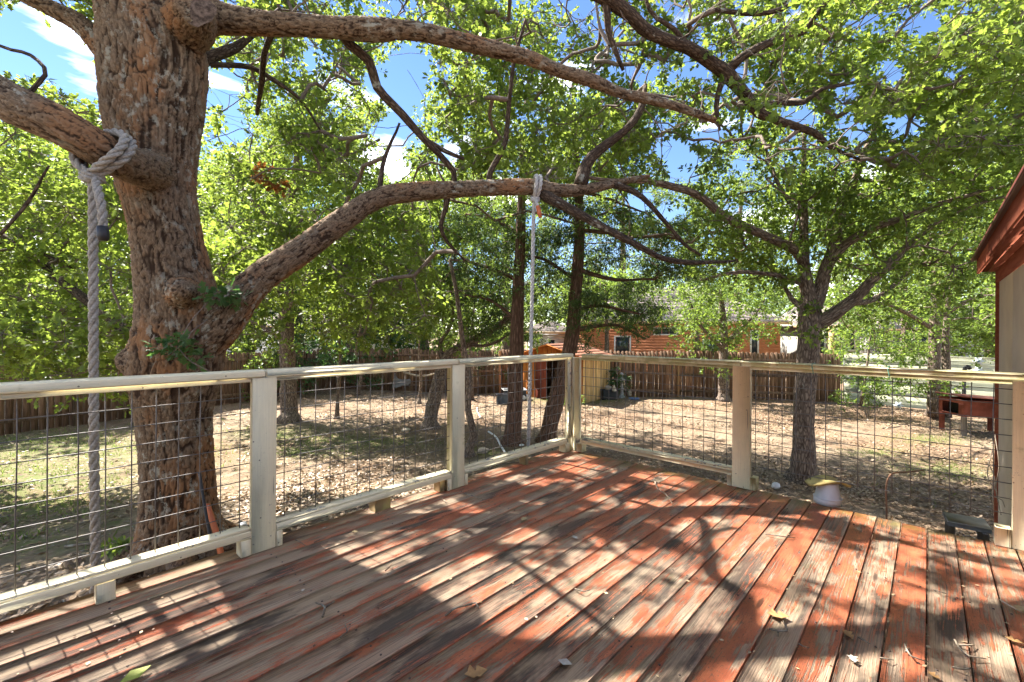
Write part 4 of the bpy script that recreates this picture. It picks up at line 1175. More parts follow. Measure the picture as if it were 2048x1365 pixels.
# ---- the two cedars with the second rope between them
CED = dict(leaf='leaf_cedar', rad=0.5, tips=36, per=9, size=0.085, tmpl=SPR, bark='bark_cedar', spread=0.55, flat=0.55, droop=0.35)
simple_tree('cedar_tree', 'leaning reddish cedar trunk just left of the corner post',
            flare(1095, 885, 10.6, 34, (1107, 820, 10.6, 34), (1128, 740, 10.6, 30), (1143, 680, 10.6, 28), (1150, 600, 10.6, 26), (1158, 500, 10.6, 22), (1158, 400, 10.6, 17), (1150, 280, 10.6, 12), (1145, 170, 10.6, 6)),
            [[W(1150, 620, 10.6, 10), W(1200, 612, 10.2, 7), W(1280, 630, 10, 4)], [W(1152, 660, 10.6, 9), W(1230, 650, 10.5, 6), W(1290, 680, 10.4, 4)], [W(1156, 540, 10.6, 10), W(1230, 560, 10.2, 7), W(1310, 560, 10, 4)],
             [W(1158, 460, 10.6, 9), W(1260, 470, 10.2, 6), W(1380, 480, 9.8, 4)], [W(1150, 560, 10.6, 8), W(1090, 520, 10.9, 6), W(1030, 510, 11.1, 4)], [W(1155, 380, 10.6, 8), W(1220, 400, 10.2, 6), W(1300, 430, 10, 3)]],
            [(1090, 1420, 400, 600, 9.4, 12, 85), (1080, 1280, 180, 420, 9.6, 12, 60), (1150, 1330, 570, 680, 9.8, 11.5, 22)], **CED)
simple_tree('cedar_tree', 'straight dark cedar trunk just left of the thin hanging rope',
            flare(1024, 888, 10.5, 34, (1030, 800, 10.5, 31), (1033, 700, 10.5, 29), (1036, 600, 10.5, 25), (1040, 500, 10.5, 21), (1043, 400, 10.5, 16), (1046, 280, 10.5, 9)),
            [[W(1033, 640, 10.5, 9), W(980, 600, 10.9, 6), W(930, 590, 11.2, 4)], [W(1036, 560, 10.5, 9), W(960, 530, 10.9, 6), W(900, 520, 11.2, 4)], [W(1040, 470, 10.5, 9), W(990, 440, 10.9, 6), W(930, 430, 11.2, 4)]],
            [(880, 1120, 420, 650, 9.8, 12.5, 75), (940, 1130, 280, 430, 9.8, 12.5, 36), (900, 1010, 600, 690, 10.5, 12.5, 8)], **CED)

# ---- other trees inside the yard
simple_tree('oak_tree', 'grey trunked tree with flared roots between the big oak and the first cream post',
            flare(578, 842, 13.2, 34, (577, 780, 13.2, 31), (574, 700, 13.2, 29), (572, 600, 13.2, 27), (570, 490, 13.2, 25), (585, 400, 13.2, 20), (600, 280, 13.2, 14), (610, 150, 13.2, 8)),
            [[W(572, 620, 13.2, 13), W(640, 560, 12.8, 9), W(720, 520, 12.4, 6)], [W(570, 500, 13.2, 14), W(520, 420, 13, 10), W(460, 350, 12.8, 6)], [W(590, 380, 13.2, 12), W(680, 320, 12.9, 8), W(760, 280, 12.6, 5)], [W(575, 690, 13.2, 10), W(520, 650, 13.4, 7), W(470, 640, 13.6, 4)]],
            [(400, 860, 200, 660, 11, 15.5, 400), (420, 1000, 60, 240, 11, 15.5, 70), (640, 900, 380, 690, 11, 14, 120)], 'leaf_oak', rad=0.55, tips=16, per=9, size=0.088, bark='bark_grey', extra=yard_shade(60, -0.7, 0.3, 7, 15, (0, 560), 2.0))
simple_tree('leaning_tree', 'leaning blue grey trunk behind the second cream post', flare(860, 856, 12.2, 28, (868, 800, 12.2, 27), (884, 740, 12.2, 24), (905, 705, 12.2, 19), (950, 680, 12.2, 16), (1000, 650, 12.2, 12), (1040, 615, 12.2, 8)),
            [[W(890, 730, 12.2, 12), W(880, 690, 12.3, 9), W(905, 640, 12.3, 6), W(900, 560, 12.3, 4)], [W(930, 690, 12.2, 8), W(980, 690, 12, 6), W(1030, 660, 11.9, 4)]],
            [(740, 1080, 400, 660, 11, 14, 130), (800, 990, 620, 700, 11.5, 13.5, 16)], 'leaf_elm', rad=0.5, tips=14, per=7, size=0.085, bark='bark_grey')
simple_tree('yard_tree', 'slim tree in front of the plank fence and the orange house', flare(1447, 802, 17.2, 22, (1446, 740, 17.2, 18), (1448, 690, 17.2, 15), (1447, 640, 17.2, 12), (1440, 580, 17.2, 7)),
            [[W(1447, 700, 17.2, 8), W(1400, 650, 17, 6), W(1380, 600, 17, 3)], [W(1447, 690, 17.2, 8), W(1500, 640, 17.2, 6), W(1530, 600, 17.2, 3)]],
            [(1345, 1580, 545, 670, 15.5, 18.5, 105), (1380, 1480, 660, 740, 16, 18, 9)], 'leaf_elm', rad=0.5, tips=12, per=7, size=0.11)
simple_tree('yard_tree', 'pair of trunks behind the rust red hutch at the metal fence', flare(1868, 832, 13.6, 22, (1868, 770, 13.6, 20), (1869, 700, 13.6, 19), (1870, 640, 13.6, 16), (1872, 560, 13.6, 12), (1865, 450, 13.6, 7)),
            [[*[W(1893, 835, 13.9, 18), W(1893, 740, 13.9, 14), W(1892, 660, 13.9, 11), W(1900, 560, 13.9, 6)]], [W(1869, 660, 13.6, 9), W(1800, 620, 13.2, 7), W(1740, 600, 13, 4)], [W(1872, 640, 13.6, 9), W(1940, 600, 13.2, 7), W(2000, 590, 13, 4)]],
            [(1650, 2080, 430, 690, 11.8, 15.5, 150), (1680, 1980, 680, 715, 12.5, 14.5, 14), (1770, 1900, 720, 800, 12.8, 13.8, 16)], 'leaf_elm', rad=0.5, tips=14, per=7, size=0.09)
sap = [('thin grey sapling rooted right of the flared tree seen through the wire', 674, 838, 13.3, 9, [(676, 780), (680, 700), (670, 600)]), ('crooked brown sapling near the tarp seen through the wire', 716, 790, 18.0, 8, [(722, 750), (712, 700), (730, 620)]),
       ('straight thin sapling standing before the fence left of the second cream post', 838, 808, 16.5, 7, [(842, 760), (838, 700), (845, 600)]), ('small crooked stem with roots just right of the second cream post', 938, 912, 9.4, 17, [(948, 870), (936, 820), (938, 760), (925, 680), (915, 600), (900, 520)]),
       ('slender bare trunk right of the second cream post in front of the fence', 943, 800, 17, 8, [(944, 760), (940, 690), (950, 600)]), ('dead leaning sapling beside the metal fence corner', 1722, 812, 15.4, 6, [(1730, 760), (1738, 700), (1742, 660)])]
for lb, x, y, d, w, rest in sap:
    n = len(rest)
    simple_tree('sapling', lb, flare(x, y, d, w, *[(a, b, d, w * (1 - 0.6 * (i + 1) / n)) for i, (a, b) in enumerate(rest)]), [], [(rest[-1][0] - 70, rest[-1][0] + 70, rest[-1][1] - 40, rest[-1][1] + 80, d - 1, d + 1, 12)], 'leaf_elm', rad=0.4, tips=9, per=6, size=0.08, sides=8, group='saplings in the yard')

# ---- bushes
def bush(name, label, px, py, d, wpx, hpx, n, leaf='leaf_elm', size=0.08, group=None, rad=0.28, dz=1.0):
    b = gpt(px, py); dd = (b - CAMP) @ Fv
    o = thing(name, label, 'bush', b, 0, group)
    w = wpx / FPX * dd; h = hpx / FPX * dd
    C = []
    for _ in range(n):
        u = rng.normal(size=3); u /= np.linalg.norm(u); r = rng.random() ** 0.4
        C.append(b + Rv * u[0] * r * w / 2 + Fv * u[1] * r * dz * w / 2 + Uv * (h * 0.52 + u[2] * r * h * 0.48))
    C = np.array(C)
    leaf_mesh('foliage', [cluster_leaves(C, rad, 10, 6, size)], M[leaf], o, DIA)
    mb = MB()
    for c in C[::3]:
        P = catmull(np.array([b + rng.normal(size=3) * np.array([.05, .05, 0]) - Uv * .05, (b + c) / 2 + rng.normal(size=3) * .08, c]), 0.2)
        mb.addarr(*tube(P, np.linspace(0.012, 0.004, len(P)), 4, cap=False))
    mb.build('stems', M['bark_twig'], o, True, 'stuff', bark=True)
    return o


bush('shrub', 'leafy green shrub climbing in front of the metal fence just right of the oak trunk', 1735, 835, 14, 110, 110, 26, 'leaf_elm', 0.09)
bush('shrub', 'ivy topped post shrub over the fence beside the slim yard tree', 1470, 792, 18, 90, 80, 26, 'leaf_dark', 0.10)
bush('shrub', 'low weedy green plants at the foot of the shed beside the leaning cedar', 1130, 812, 16, 90, 34, 14, 'leaf_elm', 0.09, rad=0.2)
bush('shrub', 'dark potted evergreen shrub beside the shed', 1236, 797, 17.5, 44, 62, 16, 'leaf_dark', 0.09, rad=0.2)
bush('shrub', 'bright seedling plant at the foot of the big oak', 242, 1120, 5, 60, 36, 5, 'leaf_oak', 0.06, rad=0.10)
bush('shrub', 'green undergrowth along the fence behind the tarp', 880, 778, 19, 150, 40, 16, 'leaf_elm', 0.1, rad=0.25)

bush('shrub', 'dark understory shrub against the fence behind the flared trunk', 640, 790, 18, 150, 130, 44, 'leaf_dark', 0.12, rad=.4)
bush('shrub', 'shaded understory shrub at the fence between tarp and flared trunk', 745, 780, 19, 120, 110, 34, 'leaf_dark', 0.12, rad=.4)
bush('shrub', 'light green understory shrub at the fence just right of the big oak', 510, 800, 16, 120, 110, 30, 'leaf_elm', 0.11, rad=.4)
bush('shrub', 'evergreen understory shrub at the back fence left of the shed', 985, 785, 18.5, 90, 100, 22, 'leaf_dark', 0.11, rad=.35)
# ------------------------------------------------------------------ fences
def plank_fence(name, label, A, B, h, matname, group, skip=None):
    A = np.array(A, float); B = np.array(B, float); L_ = np.linalg.norm(B - A); u = (B - A) / L_; ang = math.atan2(u[1], u[0])
    o = thing(name, label, 'fence', (*((A + B) / 2), GZ), 0, group)
    nrm = np.array([-u[1], u[0]])
    if np.dot(nrm, CAMP[:2] - A) < 0: nrm = -nrm
    pm = []
    for v in range(4):
        W_, T_ = 0.138, 0.018
        hh = h
        V = np.array([(x, y, z) for y in (-T_ / 2, T_ / 2) for (x, z) in ((-W_ / 2, -.05), (W_ / 2, -.05), (W_ / 2, hh - .05 - v * .01), (W_ / 2 - .035, hh), (-W_ / 2 + .035, hh), (-W_ / 2, hh - .05))])
        q = mk('picket', V, [np.array([[0, 1, 2, 3, 4, 5], [11, 10, 9, 8, 7, 6]]), np.array([[i, (i + 1) % 6 + 6 if False else i + 6, (i + 1) % 6 + 6, (i + 1) % 6] for i in range(6)])], M[matname], None, None, False)
        pm.append(q.data); bpy.data.objects.remove(q)
    n = int(L_ / 0.149); nn = 0
    for i in range(n):
        if random.random() < 0.01: continue
        p = A + u * (i + .5) * 0.149
        q = bpy.data.objects.new('picket', pm[i % 4]); COL.objects.link(q); q.parent = o
        z = gh(float(p[0]), float(p[1]))
        q.location = Vector((*(p + nrm * random.uniform(-.004, .004)), z + random.uniform(-.015, .03))) - o.location
        q.rotation_euler = (0, random.uniform(-.012, .012), ang)
    for i in range(int(L_ / 2.4) + 1):
        p = A + u * min(i * 2.4 + .05, L_ - .05) + nrm * 0.062
        MB().box((*p, GZ + h / 2 - .05), (0.09, 0.09, h + .02), ang, ch=.006).build('fence_post', M['picket_new' if i % 3 == 0 else 'picket'], o)
        if i < int(L_ / 2.4):
            for z in (0.30, 0.95, 1.55):
                p2 = A + u * (i * 2.4 + 1.25) + nrm * 0.030
                MB().box((*p2, GZ + z + random.uniform(-.03, .03)), (2.3, 0.038, 0.088), ang, 0, random.uniform(-.01, .01), ch=.004).build('fence_rail', M['picket'], o)
    return o


FL0 = onplane(-500, 945)[:2]; FL1 = onplane(0, 870)[:2]
dirL = onplane(179, 846)[:2] - FL1; dirL /= np.linalg.norm(dirL)
FC = FL1 + dirL * 10.2
FB = onplane(1688, 805)[:2]
plank_fence('plank_fence', 'dark weathered plank fence on the far left side of the yard behind the big oak', FL1 - dirL * 3.5, FC, 1.78, 'picket', 'plank fences around the yard')
plank_fence('plank_fence', 'brown plank fence across the back of the yard before the orange house', FC, FB, 1.83, 'picket', 'plank fences around the yard')
# cream metal siding fence
FM1 = onplane(2080, 842)[:2]
mf = thing('metal_fence', 'cream horizontal metal siding fence behind the rust red hutch', 'fence', (*((FB + FM1) / 2), GZ))
u = FM1 - FB; Lm = np.linalg.norm(u); u /= Lm; ang = math.atan2(u[1], u[0]); nrm = np.array([-u[1], u[0]]); nrm = nrm if nrm @ (CAMP[:2] - FB) > 0 else -nrm
M['cream_metal'] = plain('cream metal siding', (0.50, 0.50, 0.36), 0.5, 0.4, 0.12, 2.5)
hts = [0.02, 0.40, 0.78, 1.16, 1.50, 1.84]
for i in range(5):
    p = (FB + FM1) / 2 + nrm * 0.004 * (i % 2)
    zc = GZ + (hts[i] + hts[i + 1]) / 2
    MB().box((*p, zc), (Lm, 0.02, hts[i + 1] - hts[i] - 0.008), ang, ch=0.004).build('siding_panel', M['cream_metal'], mf)
    for q in range(2):
        MB().box((*(p + nrm * 0.016), zc - 0.05 + q * 0.11), (Lm - .02, 0.012, 0.016), ang, ch=.003).build('panel_rib', M['cream_metal'], mf)
MB().box((*((FB + FM1) / 2), GZ + 1.855), (Lm, 0.05, 0.03), ang).build('top_trim', M['cream_metal'], mf)
for i in range(5):
    p = FB + u * (i * Lm / 4) - nrm * 0.05
    MB().box((*p, GZ + .9), (.06, .06, 1.9), ang).build('fence_post', M['grey_plastic'], mf)


def star(px, py, label):
    # six petal flower ornament fixed on the metal fence
    a = at(px, py, 1) - CAMP; t = ((FB + nrm * 0.03 - CAMP[:2]) @ nrm) / (a[:2] @ nrm); c = CAMP + a * t
    R = thing('flower_ornament', label, 'ornament', c, ang, 'flower ornaments on the metal fence')
    V = [(0, 0, 0)]; F = []
    mb = MB()
    for k in range(12):
        r = 0.15 if k % 2 == 0 else 0.085; V.append((r * math.cos(k * math.pi / 6), 0.0, r * math.sin(k * math.pi / 6)))
    V = [(x, 0.006 * sgn, z) for sgn in (-1, 1) for (x, _, z) in V]
    F = [(0, 1 + k, 1 + (k + 1) % 12) for k in range(12)] + [(13, 14 + (k + 1) % 12, 14 + k) for k in range(12)] + [(1 + k, 14 + k, 14 + (k + 1) % 12, 1 + (k + 1) % 12) for k in range(12)]
    mb.add(V, F); mb.build('petals', M['ornament_white'], R, local=True)
    V, F, A = tube([(0, -.014, 0), (0, .014, 0)], .035, 10); mb = MB(); mb.addarr(V, F); mb.build('centre', M['ornament_blue'], R, local=True)


M['ornament_white'] = plain('pale ornament', (0.55, 0.60, 0.64), 0.6); M['ornament_blue'] = plain('blue ornament centre', (0.08, 0.13, 0.2), 0.6)
star(1957, 723, 'pale flower ornament high on the metal fence beside the house corner'); star(1957, 742, 'pale flower ornament lower on the metal fence above the rust red hutch')
star(1797, 811, 'small pale flower ornament near the bottom of the metal fence')

# ------------------------------------------------------------------ neighbouring houses
def siding_mat(name, c):
    k = N(name, 0.75, 0.2); n_ = k.noise(k.obj(), 3, 4)
    k.color(k.mix(k.rng(n_, .3, .7), tuple(x * .9 for x in c), tuple(x * 1.1 for x in c))); return k.m


M['orange_siding'] = siding_mat('orange siding', (0.52, 0.20, 0.095))
M['peach'] = siding_mat('peach trim', (0.66, 0.44, 0.24))
M['white_trim'] = plain('white trim', (0.75, 0.75, 0.70), 0.5, var=.05)
M['glass'] = plain('window glass', (0.03, 0.04, 0.045), 0.08, 0.6)
M['roof_grey'] = wood_mat('grey brown shingles', (0.21, 0.175, 0.155), (0.33, 0.28, 0.255), 6, 0.3)
M['white_wall'] = siding_mat('white house wall', (0.70, 0.72, 0.72))
M['pale_wall'] = siding_mat('pale patio wall', (0.36, 0.35, 0.31))


def hcoord(x0, x1, y, z):
    """a frame facing the camera's yard: origin at centre of the wall base"""
    a = at(x0, HOR, z); b = at(x1, HOR, z * 0.985); return a[:2], b[:2]


def house(name, label, xl, xr, zd, zr_, eave, ridge, wallm, windows, roof_over=0.5, depth=9.0, boards=True, posts=()):
    A = at(xl, HOR, zd)[:2]; B = at(xr, HOR, zr_)[:2]; Lh = np.linalg.norm(B - A); u = (B - A) / Lh; ang = math.atan2(u[1], u[0])
    n = np.array([-u[1], u[0]]); n = n if n @ (CAMP[:2] - A) > 0 else -n
    R = thing(name, label, 'house', (*((A + B) / 2), GZ))
    mid_ = (A + B) / 2
    MB().box((*(mid_ - n * depth / 2), GZ + eave / 2 - .1), (Lh, depth, eave + .2), ang).build('wall', M[wallm], R)
    if boards:
        k = 0; z = 0.05
        while z + .2 < eave:
            q = MB().box((*(mid_ + n * 0.016), GZ + z + .092), (Lh + .02, 0.012, 0.1835), ang, 0, 0).build('siding_board', M[wallm], R)
            z += 0.185
    # hip roof
    def pt(s, t, z): p = A + u * s + n * t; return (p[0], p[1], GZ + z)
    o = roof_over; hd = depth / 2
    V = [pt(-o, o, eave), pt(Lh + o, o, eave), pt(Lh + o, -depth - o, eave), pt(-o, -depth - o, eave), pt(min(hd, Lh * .3), -hd, ridge), pt(Lh - min(hd, Lh * .3), -hd, ridge)]
    V2 = V + [(x, y, z - .06) for (x, y, z) in V[:4]]
    mb = MB(); mb.add(V2, [(0, 1, 5, 4), (1, 2, 5), (2, 3, 4, 5), (3, 0, 4), (9, 8, 7, 6)]); mb.build('roof', M['roof_grey'], R)
    ns = 11
    for q in range(ns):   # shingle courses as real steps on the slope facing the yard
        f0 = q / ns; s0 = -o + f0 * (min(hd, Lh * .3) + o); s1 = Lh + o - f0 * (min(hd, Lh * .3) + o); t0 = o - f0 * (hd + o); z0 = eave + f0 * (ridge - eave)
        f1 = (q + 1) / ns; t1 = o - f1 * (hd + o); z1_ = eave + f1 * (ridge - eave)
        s2 = -o + f1 * (min(hd, Lh * .3) + o); s3 = Lh + o - f1 * (min(hd, Lh * .3) + o)
        V = [pt(s0, t0, z0 + .03), pt(s1, t0, z0 + .03), pt(s3, t1, z1_ + .008), pt(s2, t1, z1_ + .008), pt(s0, t0, z0 + .002), pt(s1, t0, z0 + .002)]
        MB().add(V, [(0, 1, 2, 3), (4, 5, 1, 0)]).build('shingle_course', M['roof_grey'], R)
    MB().box((*(mid_ + n * (o + .012)), GZ + eave - .055), (Lh + 2 * o, .02, .17), ang).build('fascia', M['peach'], R)
    for (px0, px1, py0, py1, panes) in windows:
        def hit(px, py):
            a = at(px, py, 1) - CAMP; t = ((A + n * .03 - CAMP[:2]) @ n) / (a[:2] @ n); return CAMP + a * t
        p0 = hit(px0, py1); p1 = hit(px1, py0); c = (p0 + p1) / 2; w = abs((p1 - p0)[:2] @ u); h = p1[2] - p0[2]
        f = MB(); fw = min(.09, w * .18, h * .3)
        cx = c[:2]
        f.box((*cx, c[2] + h / 2 - fw / 2), (w, .04, fw), ang); f.box((*cx, c[2] - h / 2 + fw / 2), (w, .04, fw), ang)
        f.box((*(cx - u * (w / 2 - fw / 2)), c[2]), (fw, .039, h - 2 * fw), ang); f.box((*(cx + u * (w / 2 - fw / 2)), c[2]), (fw, .039, h - 2 * fw), ang)
        fo = f.build('window', M['white_trim'], R)
        for k in range(panes):
            ww = (w - 2 * fw) / panes
            b = MB().box((0, 0, 0), (ww * .93, .012, h - 2 * fw), ang).build('pane', M['glass'], fo, local=True)
            pc = cx - u * (w / 2 - fw) + u * ww * (k + .5); b.location = Vector((*pc, c[2])) - R.location
    for (px0, px1) in posts:
        c = at((px0 + px1) / 2, HOR, zd * .97); w = (px1 - px0) / FPX * zd
        p = A + u * ((c[:2] - A) @ u) + n * (o * .8)
        MB().box((*p, GZ + eave / 2), (w, w, eave - .12), ang).build('porch_post', M['peach'], R)
    return R


house('neighbour_house', 'orange sided house with a grey shingle roof behind the back fence', 1155, 1560, 30, 28, 3.30, 6.0, 'orange_siding',
      [(1306, 1356, 655, 671, 3), (1405, 1446, 680, 715, 1), (1228, 1262, 672, 712, 1), (1500, 1518, 660, 712, 1)], depth=10)
house('neighbour_house', 'low orange trimmed patio house wing right of the second oak trunk', 1600, 1720, 29, 28, 3.1, 4.7, 'pale_wall',
      [(1676, 1712, 658, 702, 3), (1632, 1652, 668, 712, 1)], depth=8, boards=False, posts=[(1656, 1668)])
house('neighbour_house', 'white house glimpsed through leaves beyond the fence left of centre', 400, 800, 34, 34, 2.9, 4.6, 'white_wall', [(465, 500, 676, 716, 2), (640, 700, 682, 714, 2)], depth=8)
house('neighbour_house', 'small pale blue building glimpsed between the two cedars', 1062, 1140, 33, 33, 2.6, 3.4, 'white_wall', [(1095, 1112, 678, 698, 1)], depth=5)
house('neighbour_house', 'grey gabled house mostly hidden behind the metal fence and yard trees', 1780, 2160, 36, 34, 3.0, 5.4, 'pale_wall', [(1840, 1880, 670, 705, 2)], depth=8)

# ------------------------------------------------------------------ trees beyond the fences
def back_tree(label, px, z, w, top, leaf, n=150, low=700, size=0.16, bark='bark_grey', tr=18):
    b = at(px, HOR, z); b[2] = GZ
    half = w / 2
    tp = [[b[0], b[1], GZ - .2, tr / FPX * z * .8]] + [W(px + random.uniform(-8, 8), y, z, tr * f) for y, f in ((HOR - 10, 1), (HOR - (HOR - top) * .4, .7), (HOR - (HOR - top) * .8, .3))]
    half *= 1.15; regs = [(px - half, px + half, top + (low - top) * .12, low, z - w / FPX * z * .35, z + w / FPX * z * .35, int(n * 2.0)), (px - half * .6, px + half * .6, top, top + (low - top) * .3, z - 2, z + 2, int(n * .6))]
    return simple_tree('background_tree', label, tp, [], regs, leaf, 'trees beyond the fences', rad=1.0, tips=11, per=8, size=size * 1.2, bark=bark, sides=8, r0=0.008)


back_tree('tall tree at the far left edge beyond the side fence', -60, 16, 420, 250, 'leaf_oak', 130, 740, .14)
back_tree('bright leafy tree beyond the side fence below the left limb', 130, 17, 300, 290, 'leaf_elm', 120, 740, .14)
back_tree('round crowned tree beyond the side fence directly behind the big trunk', 330, 22, 330, 300, 'leaf_far', 110, 745)
back_tree('dark shaded tree beyond the fence corner right of the big trunk', 500, 24, 240, 330, 'leaf_dark', 90, 700)
back_tree('tall pale green tree behind the white house', 600, 30, 360, 250, 'leaf_far', 120, 690)
back_tree('dense dark tree beyond the fence behind the tarp', 700, 23, 240, 420, 'leaf_dark', 100, 740)
back_tree('bushy tree beyond the fence left of the cedars', 850, 26, 300, 330, 'leaf_elm', 120, 735)
back_tree('high tree rising behind the cedars', 1010, 33, 340, 230, 'leaf_far', 120, 690)
back_tree('pale tree behind the roof of the orange house', 1250, 42, 320, 330, 'leaf_far', 110, 600)
back_tree('tall tree behind the right end of the orange house', 1480, 40, 320, 300, 'leaf_far', 120, 620)
back_tree('broad tree beyond the patio wing', 1680, 38, 300, 340, 'leaf_elm', 110, 640)
back_tree('bright tree above the metal fence', 1810, 22, 260, 400, 'leaf_elm', 100, 705, .14)
back_tree('tall tree at the far right beyond the metal fence', 1980, 24, 320, 300, 'leaf_far', 130, 710)
back_tree('leafy tree at the far right edge behind the house wall', 2160, 20, 320, 300, 'leaf_oak', 90, 740)
back_tree('low spreading tree over the back fence before the orange house left end', 1215, 22, 190, 545, 'leaf_elm', 40, 655, .12, tr=8)
back_tree('small shrubby tree beyond the fence before the orange house', 1400, 24, 90, 585, 'leaf_elm', 22, 715, .12, tr=8)
back_tree('distant hazy tree closing the view between white house and cedars', 930, 50, 300, 420, 'leaf_far', 60, 680, .26)
back_tree('distant tree closing the view at far left', 300, 45, 400, 380, 'leaf_far', 70, 700, .26)
# far-off woods closing the view behind the houses
n_ = 1100
th_ = rng.uniform(-1.15, 1.15, n_); zz_ = rng.uniform(56, 66, n_); hh_ = GZ + rng.random(n_) ** .8 * (7.5 + 4.5 * (vnoise(np.stack([th_ * 9, th_ * 0, th_ * 0], 1), 5) - .3))
Cw = CAMP[None, :] * np.array([1, 1, 0]) + Rv[None, :] * (th_ * zz_)[:, None] * 1.1 + Fv[None, :] * zz_[:, None] + Uv[None, :] * hh_[:, None]
o = leaf_mesh('woods', [cluster_leaves(Cw, 2.2, 9, 5, 0.75)], M['leaf_far'], None, DIA)
tag(o, 'far wooded belt behind the neighbouring houses', 'woods', kind='stuff')

# ------------------------------------------------------------------ ropes
M['rope'] = plain('grey hemp rope', (0.27, 0.255, 0.225), 0.9, 0.15, 0.3, 70, 0.5)
M['rope_pale'] = plain('pale rope', (0.42, 0.42, 0.40), 0.9, 0.15, 0.18, 70, 0.5)
M['tape'] = plain('black tape', (0.015, 0.015, 0.017), 0.5, 0.4)


def laid(P, R, mat, parent, nm='strand', pitch=7.5, ph0=0.0, step=None):
    P = catmull(np.array(P), step or R * 0.55)
    S = np.concatenate([[0], np.cumsum(np.linalg.norm(np.diff(P, axis=0), axis=1))])
    T, Nf, Bf = frames(P)
    for q in range(3):
        a = ph0 + S / (pitch * R) * 2 * np.pi + q * 2.0944
        C = P + (Nf * np.cos(a)[:, None] + Bf * np.sin(a)[:, None]) * R * 0.50
        mb = MB(); mb.addarr(*tube(C, R * 0.54, 8)); mb.build(nm, mat, parent, True)


def rope(name, label, limb, px, R, knot, hang, tail, mat, slant, endm, endlen):
    Q = catmull(np.array(limbs[limb]), 0.02); qx, qy, qz = proj(Q[:, :3]); i = int(np.argmin(np.abs(qx - px)))
    c = Q[i, :3]; r = Q[i, 3] + R * 0.75
    T = Q[i + 3, :3] - Q[i - 3, :3]; T /= np.linalg.norm(T)
    n1 = Uv - T * T[2]; n1 /= np.linalg.norm(n1); n2 = np.cross(T, n1)
    if n2 @ (CAMP - c) < 0: n2 = -n2
    o = thing(name, label, 'rope', c)
    K = at(*knot)
    for k in (-1, 1):
        pts = []
        for ph in np.linspace(-math.pi, math.pi, 34):
            w = max(0.0, (-math.cos(ph) - 0.45) / 0.55) ** 1.4
            p = c + (n1 * math.cos(ph) + n2 * math.sin(ph)) * r + T * (k * R * 1.05 + slant * (math.cos(ph)) * r)
            pts.append(p * (1 - w) + (K + T * k * R * .5) * w)
        laid(pts, R, mat, o, 'loop_strand')
    # knot: two flat turns round the standing part
    pts = []
    for ph in np.linspace(0, 4.2 * math.pi, 50):
        pts.append(K + (Rv * math.cos(ph) * 1.75 + Fv * math.sin(ph) * 1.5) * R + Uv * R * (0.9 - ph * 0.16 + 0.25 * math.sin(ph)))
    laid(pts, R * 0.92, mat, o, 'knot_strand')
    P = [K + Uv * R * .3] + [at(*h) for h in hang]
    laid(P, R, mat, o, 'strand')
    P = [K + Rv * R * .5] + [at(*h) for h in tail]
    laid(P, R * .95, mat, o, 'tail_strand', 7.5, 1.0)
    e = np.array(P[-1]); d = e - np.array(P[-2]); d /= np.linalg.norm(d)
    mb = MB(); mb.addarr(*tube([e - d * R, e + d * endlen * .6, e + d * endlen], [R * 1.12, R * 1.18, R * .9], 10)); mb.build('end_wrap', endm, o, True)
    return o


rope('thick_rope', 'thick grey climbing rope looped over the low left limb and hanging outside the railing', 'left', 207, 0.027, (185, 352, 2.94),
     [(186, 420, 2.93), (187, 620, 2.92), (188, 900, 2.9), (191, 1120, 2.88), (189, 1230, 2.88)], [(197, 385, 2.86), (204, 420, 2.84), (206, 462, 2.84)], M['rope'], -0.25, M['tape'], 0.062)
rope('thin_rope', 'thinner pale rope tied to the middle limb and hanging near the corner post', 'right_low', 1073, 0.021, (1070, 398, 4.92),
     [(1067, 440, 4.92), (1064, 600, 4.92), (1060, 760, 4.92), (1057, 880, 4.92), (1056, 905, 4.92)], [(1074, 408, 4.86), (1076, 416, 4.86)], M['rope_pale'], 0.1, M['orange_tool'], 0.11)

# ------------------------------------------------------------------ beige house wall on the right
hw = thing('house_wall', 'beige wall with barn red corner trim and eave at the right edge of the deck', 'building', (1.5, -3.7, 0))
YW = -3.64; XC = 3.95
for k in range(12):
    x1_ = XC - 0.03 - k * 1.22
    MB().box((x1_ - 0.61, YW - 0.06, 0.55), (1.214, 0.12, 3.3), ch=0.004).build('siding_sheet', M['beige'], hw)
MB().box((XC - 7.2, YW - 3.2, 0.5), (14.3, 6.0, 3.2)).build('house_body', M['beige'], hw)
MB().box((XC + 0.012, YW - 0.03, 0.5), (0.045, 0.12, 3.36), ch=.004).build('corner_trim', M['red_trim'], hw)
MB().box((XC - 5, YW + 0.012, 2.10), (9.98, 0.024, 0.17), ch=.003).build('frieze_board', M['red_trim'], hw)
ye = YW + 0.17
for (xa, xb, dz, dy) in ((4.15, 2.42, 0, 0), (2.417, -1.5, 0.012, 0.012), (-1.503, -10.5, 0, 0)):
    MB().box(((xa + xb) / 2, ye + dy, 2.245 + dz), (xa - xb, 0.028, 0.185), ch=.004).build('fascia', M['red_trim'], hw)
for k in range(2):
    MB().box((XC - 4.8, YW + 0.045 + k * 0.085 - .006, 2.178 + k * .003), (10.0, 0.078, 0.016), ch=.002).build('soffit_board', M['red_trim'], hw)
MB().box((XC - 4.8, ye + 0.022, 2.352), (10.2, 0.09, 0.022), 0, -0.3).build('drip_edge', M['red_dark'], hw)
mb = MB(); V = [(4.2, ye + 0.06, 2.345), (-6.5, ye + 0.06, 2.345), (-6.5, ye - 3.0, 3.6), (4.2, ye - 3.0, 3.6)]
V = V + [(x, y, z - .03) for x, y, z in V]
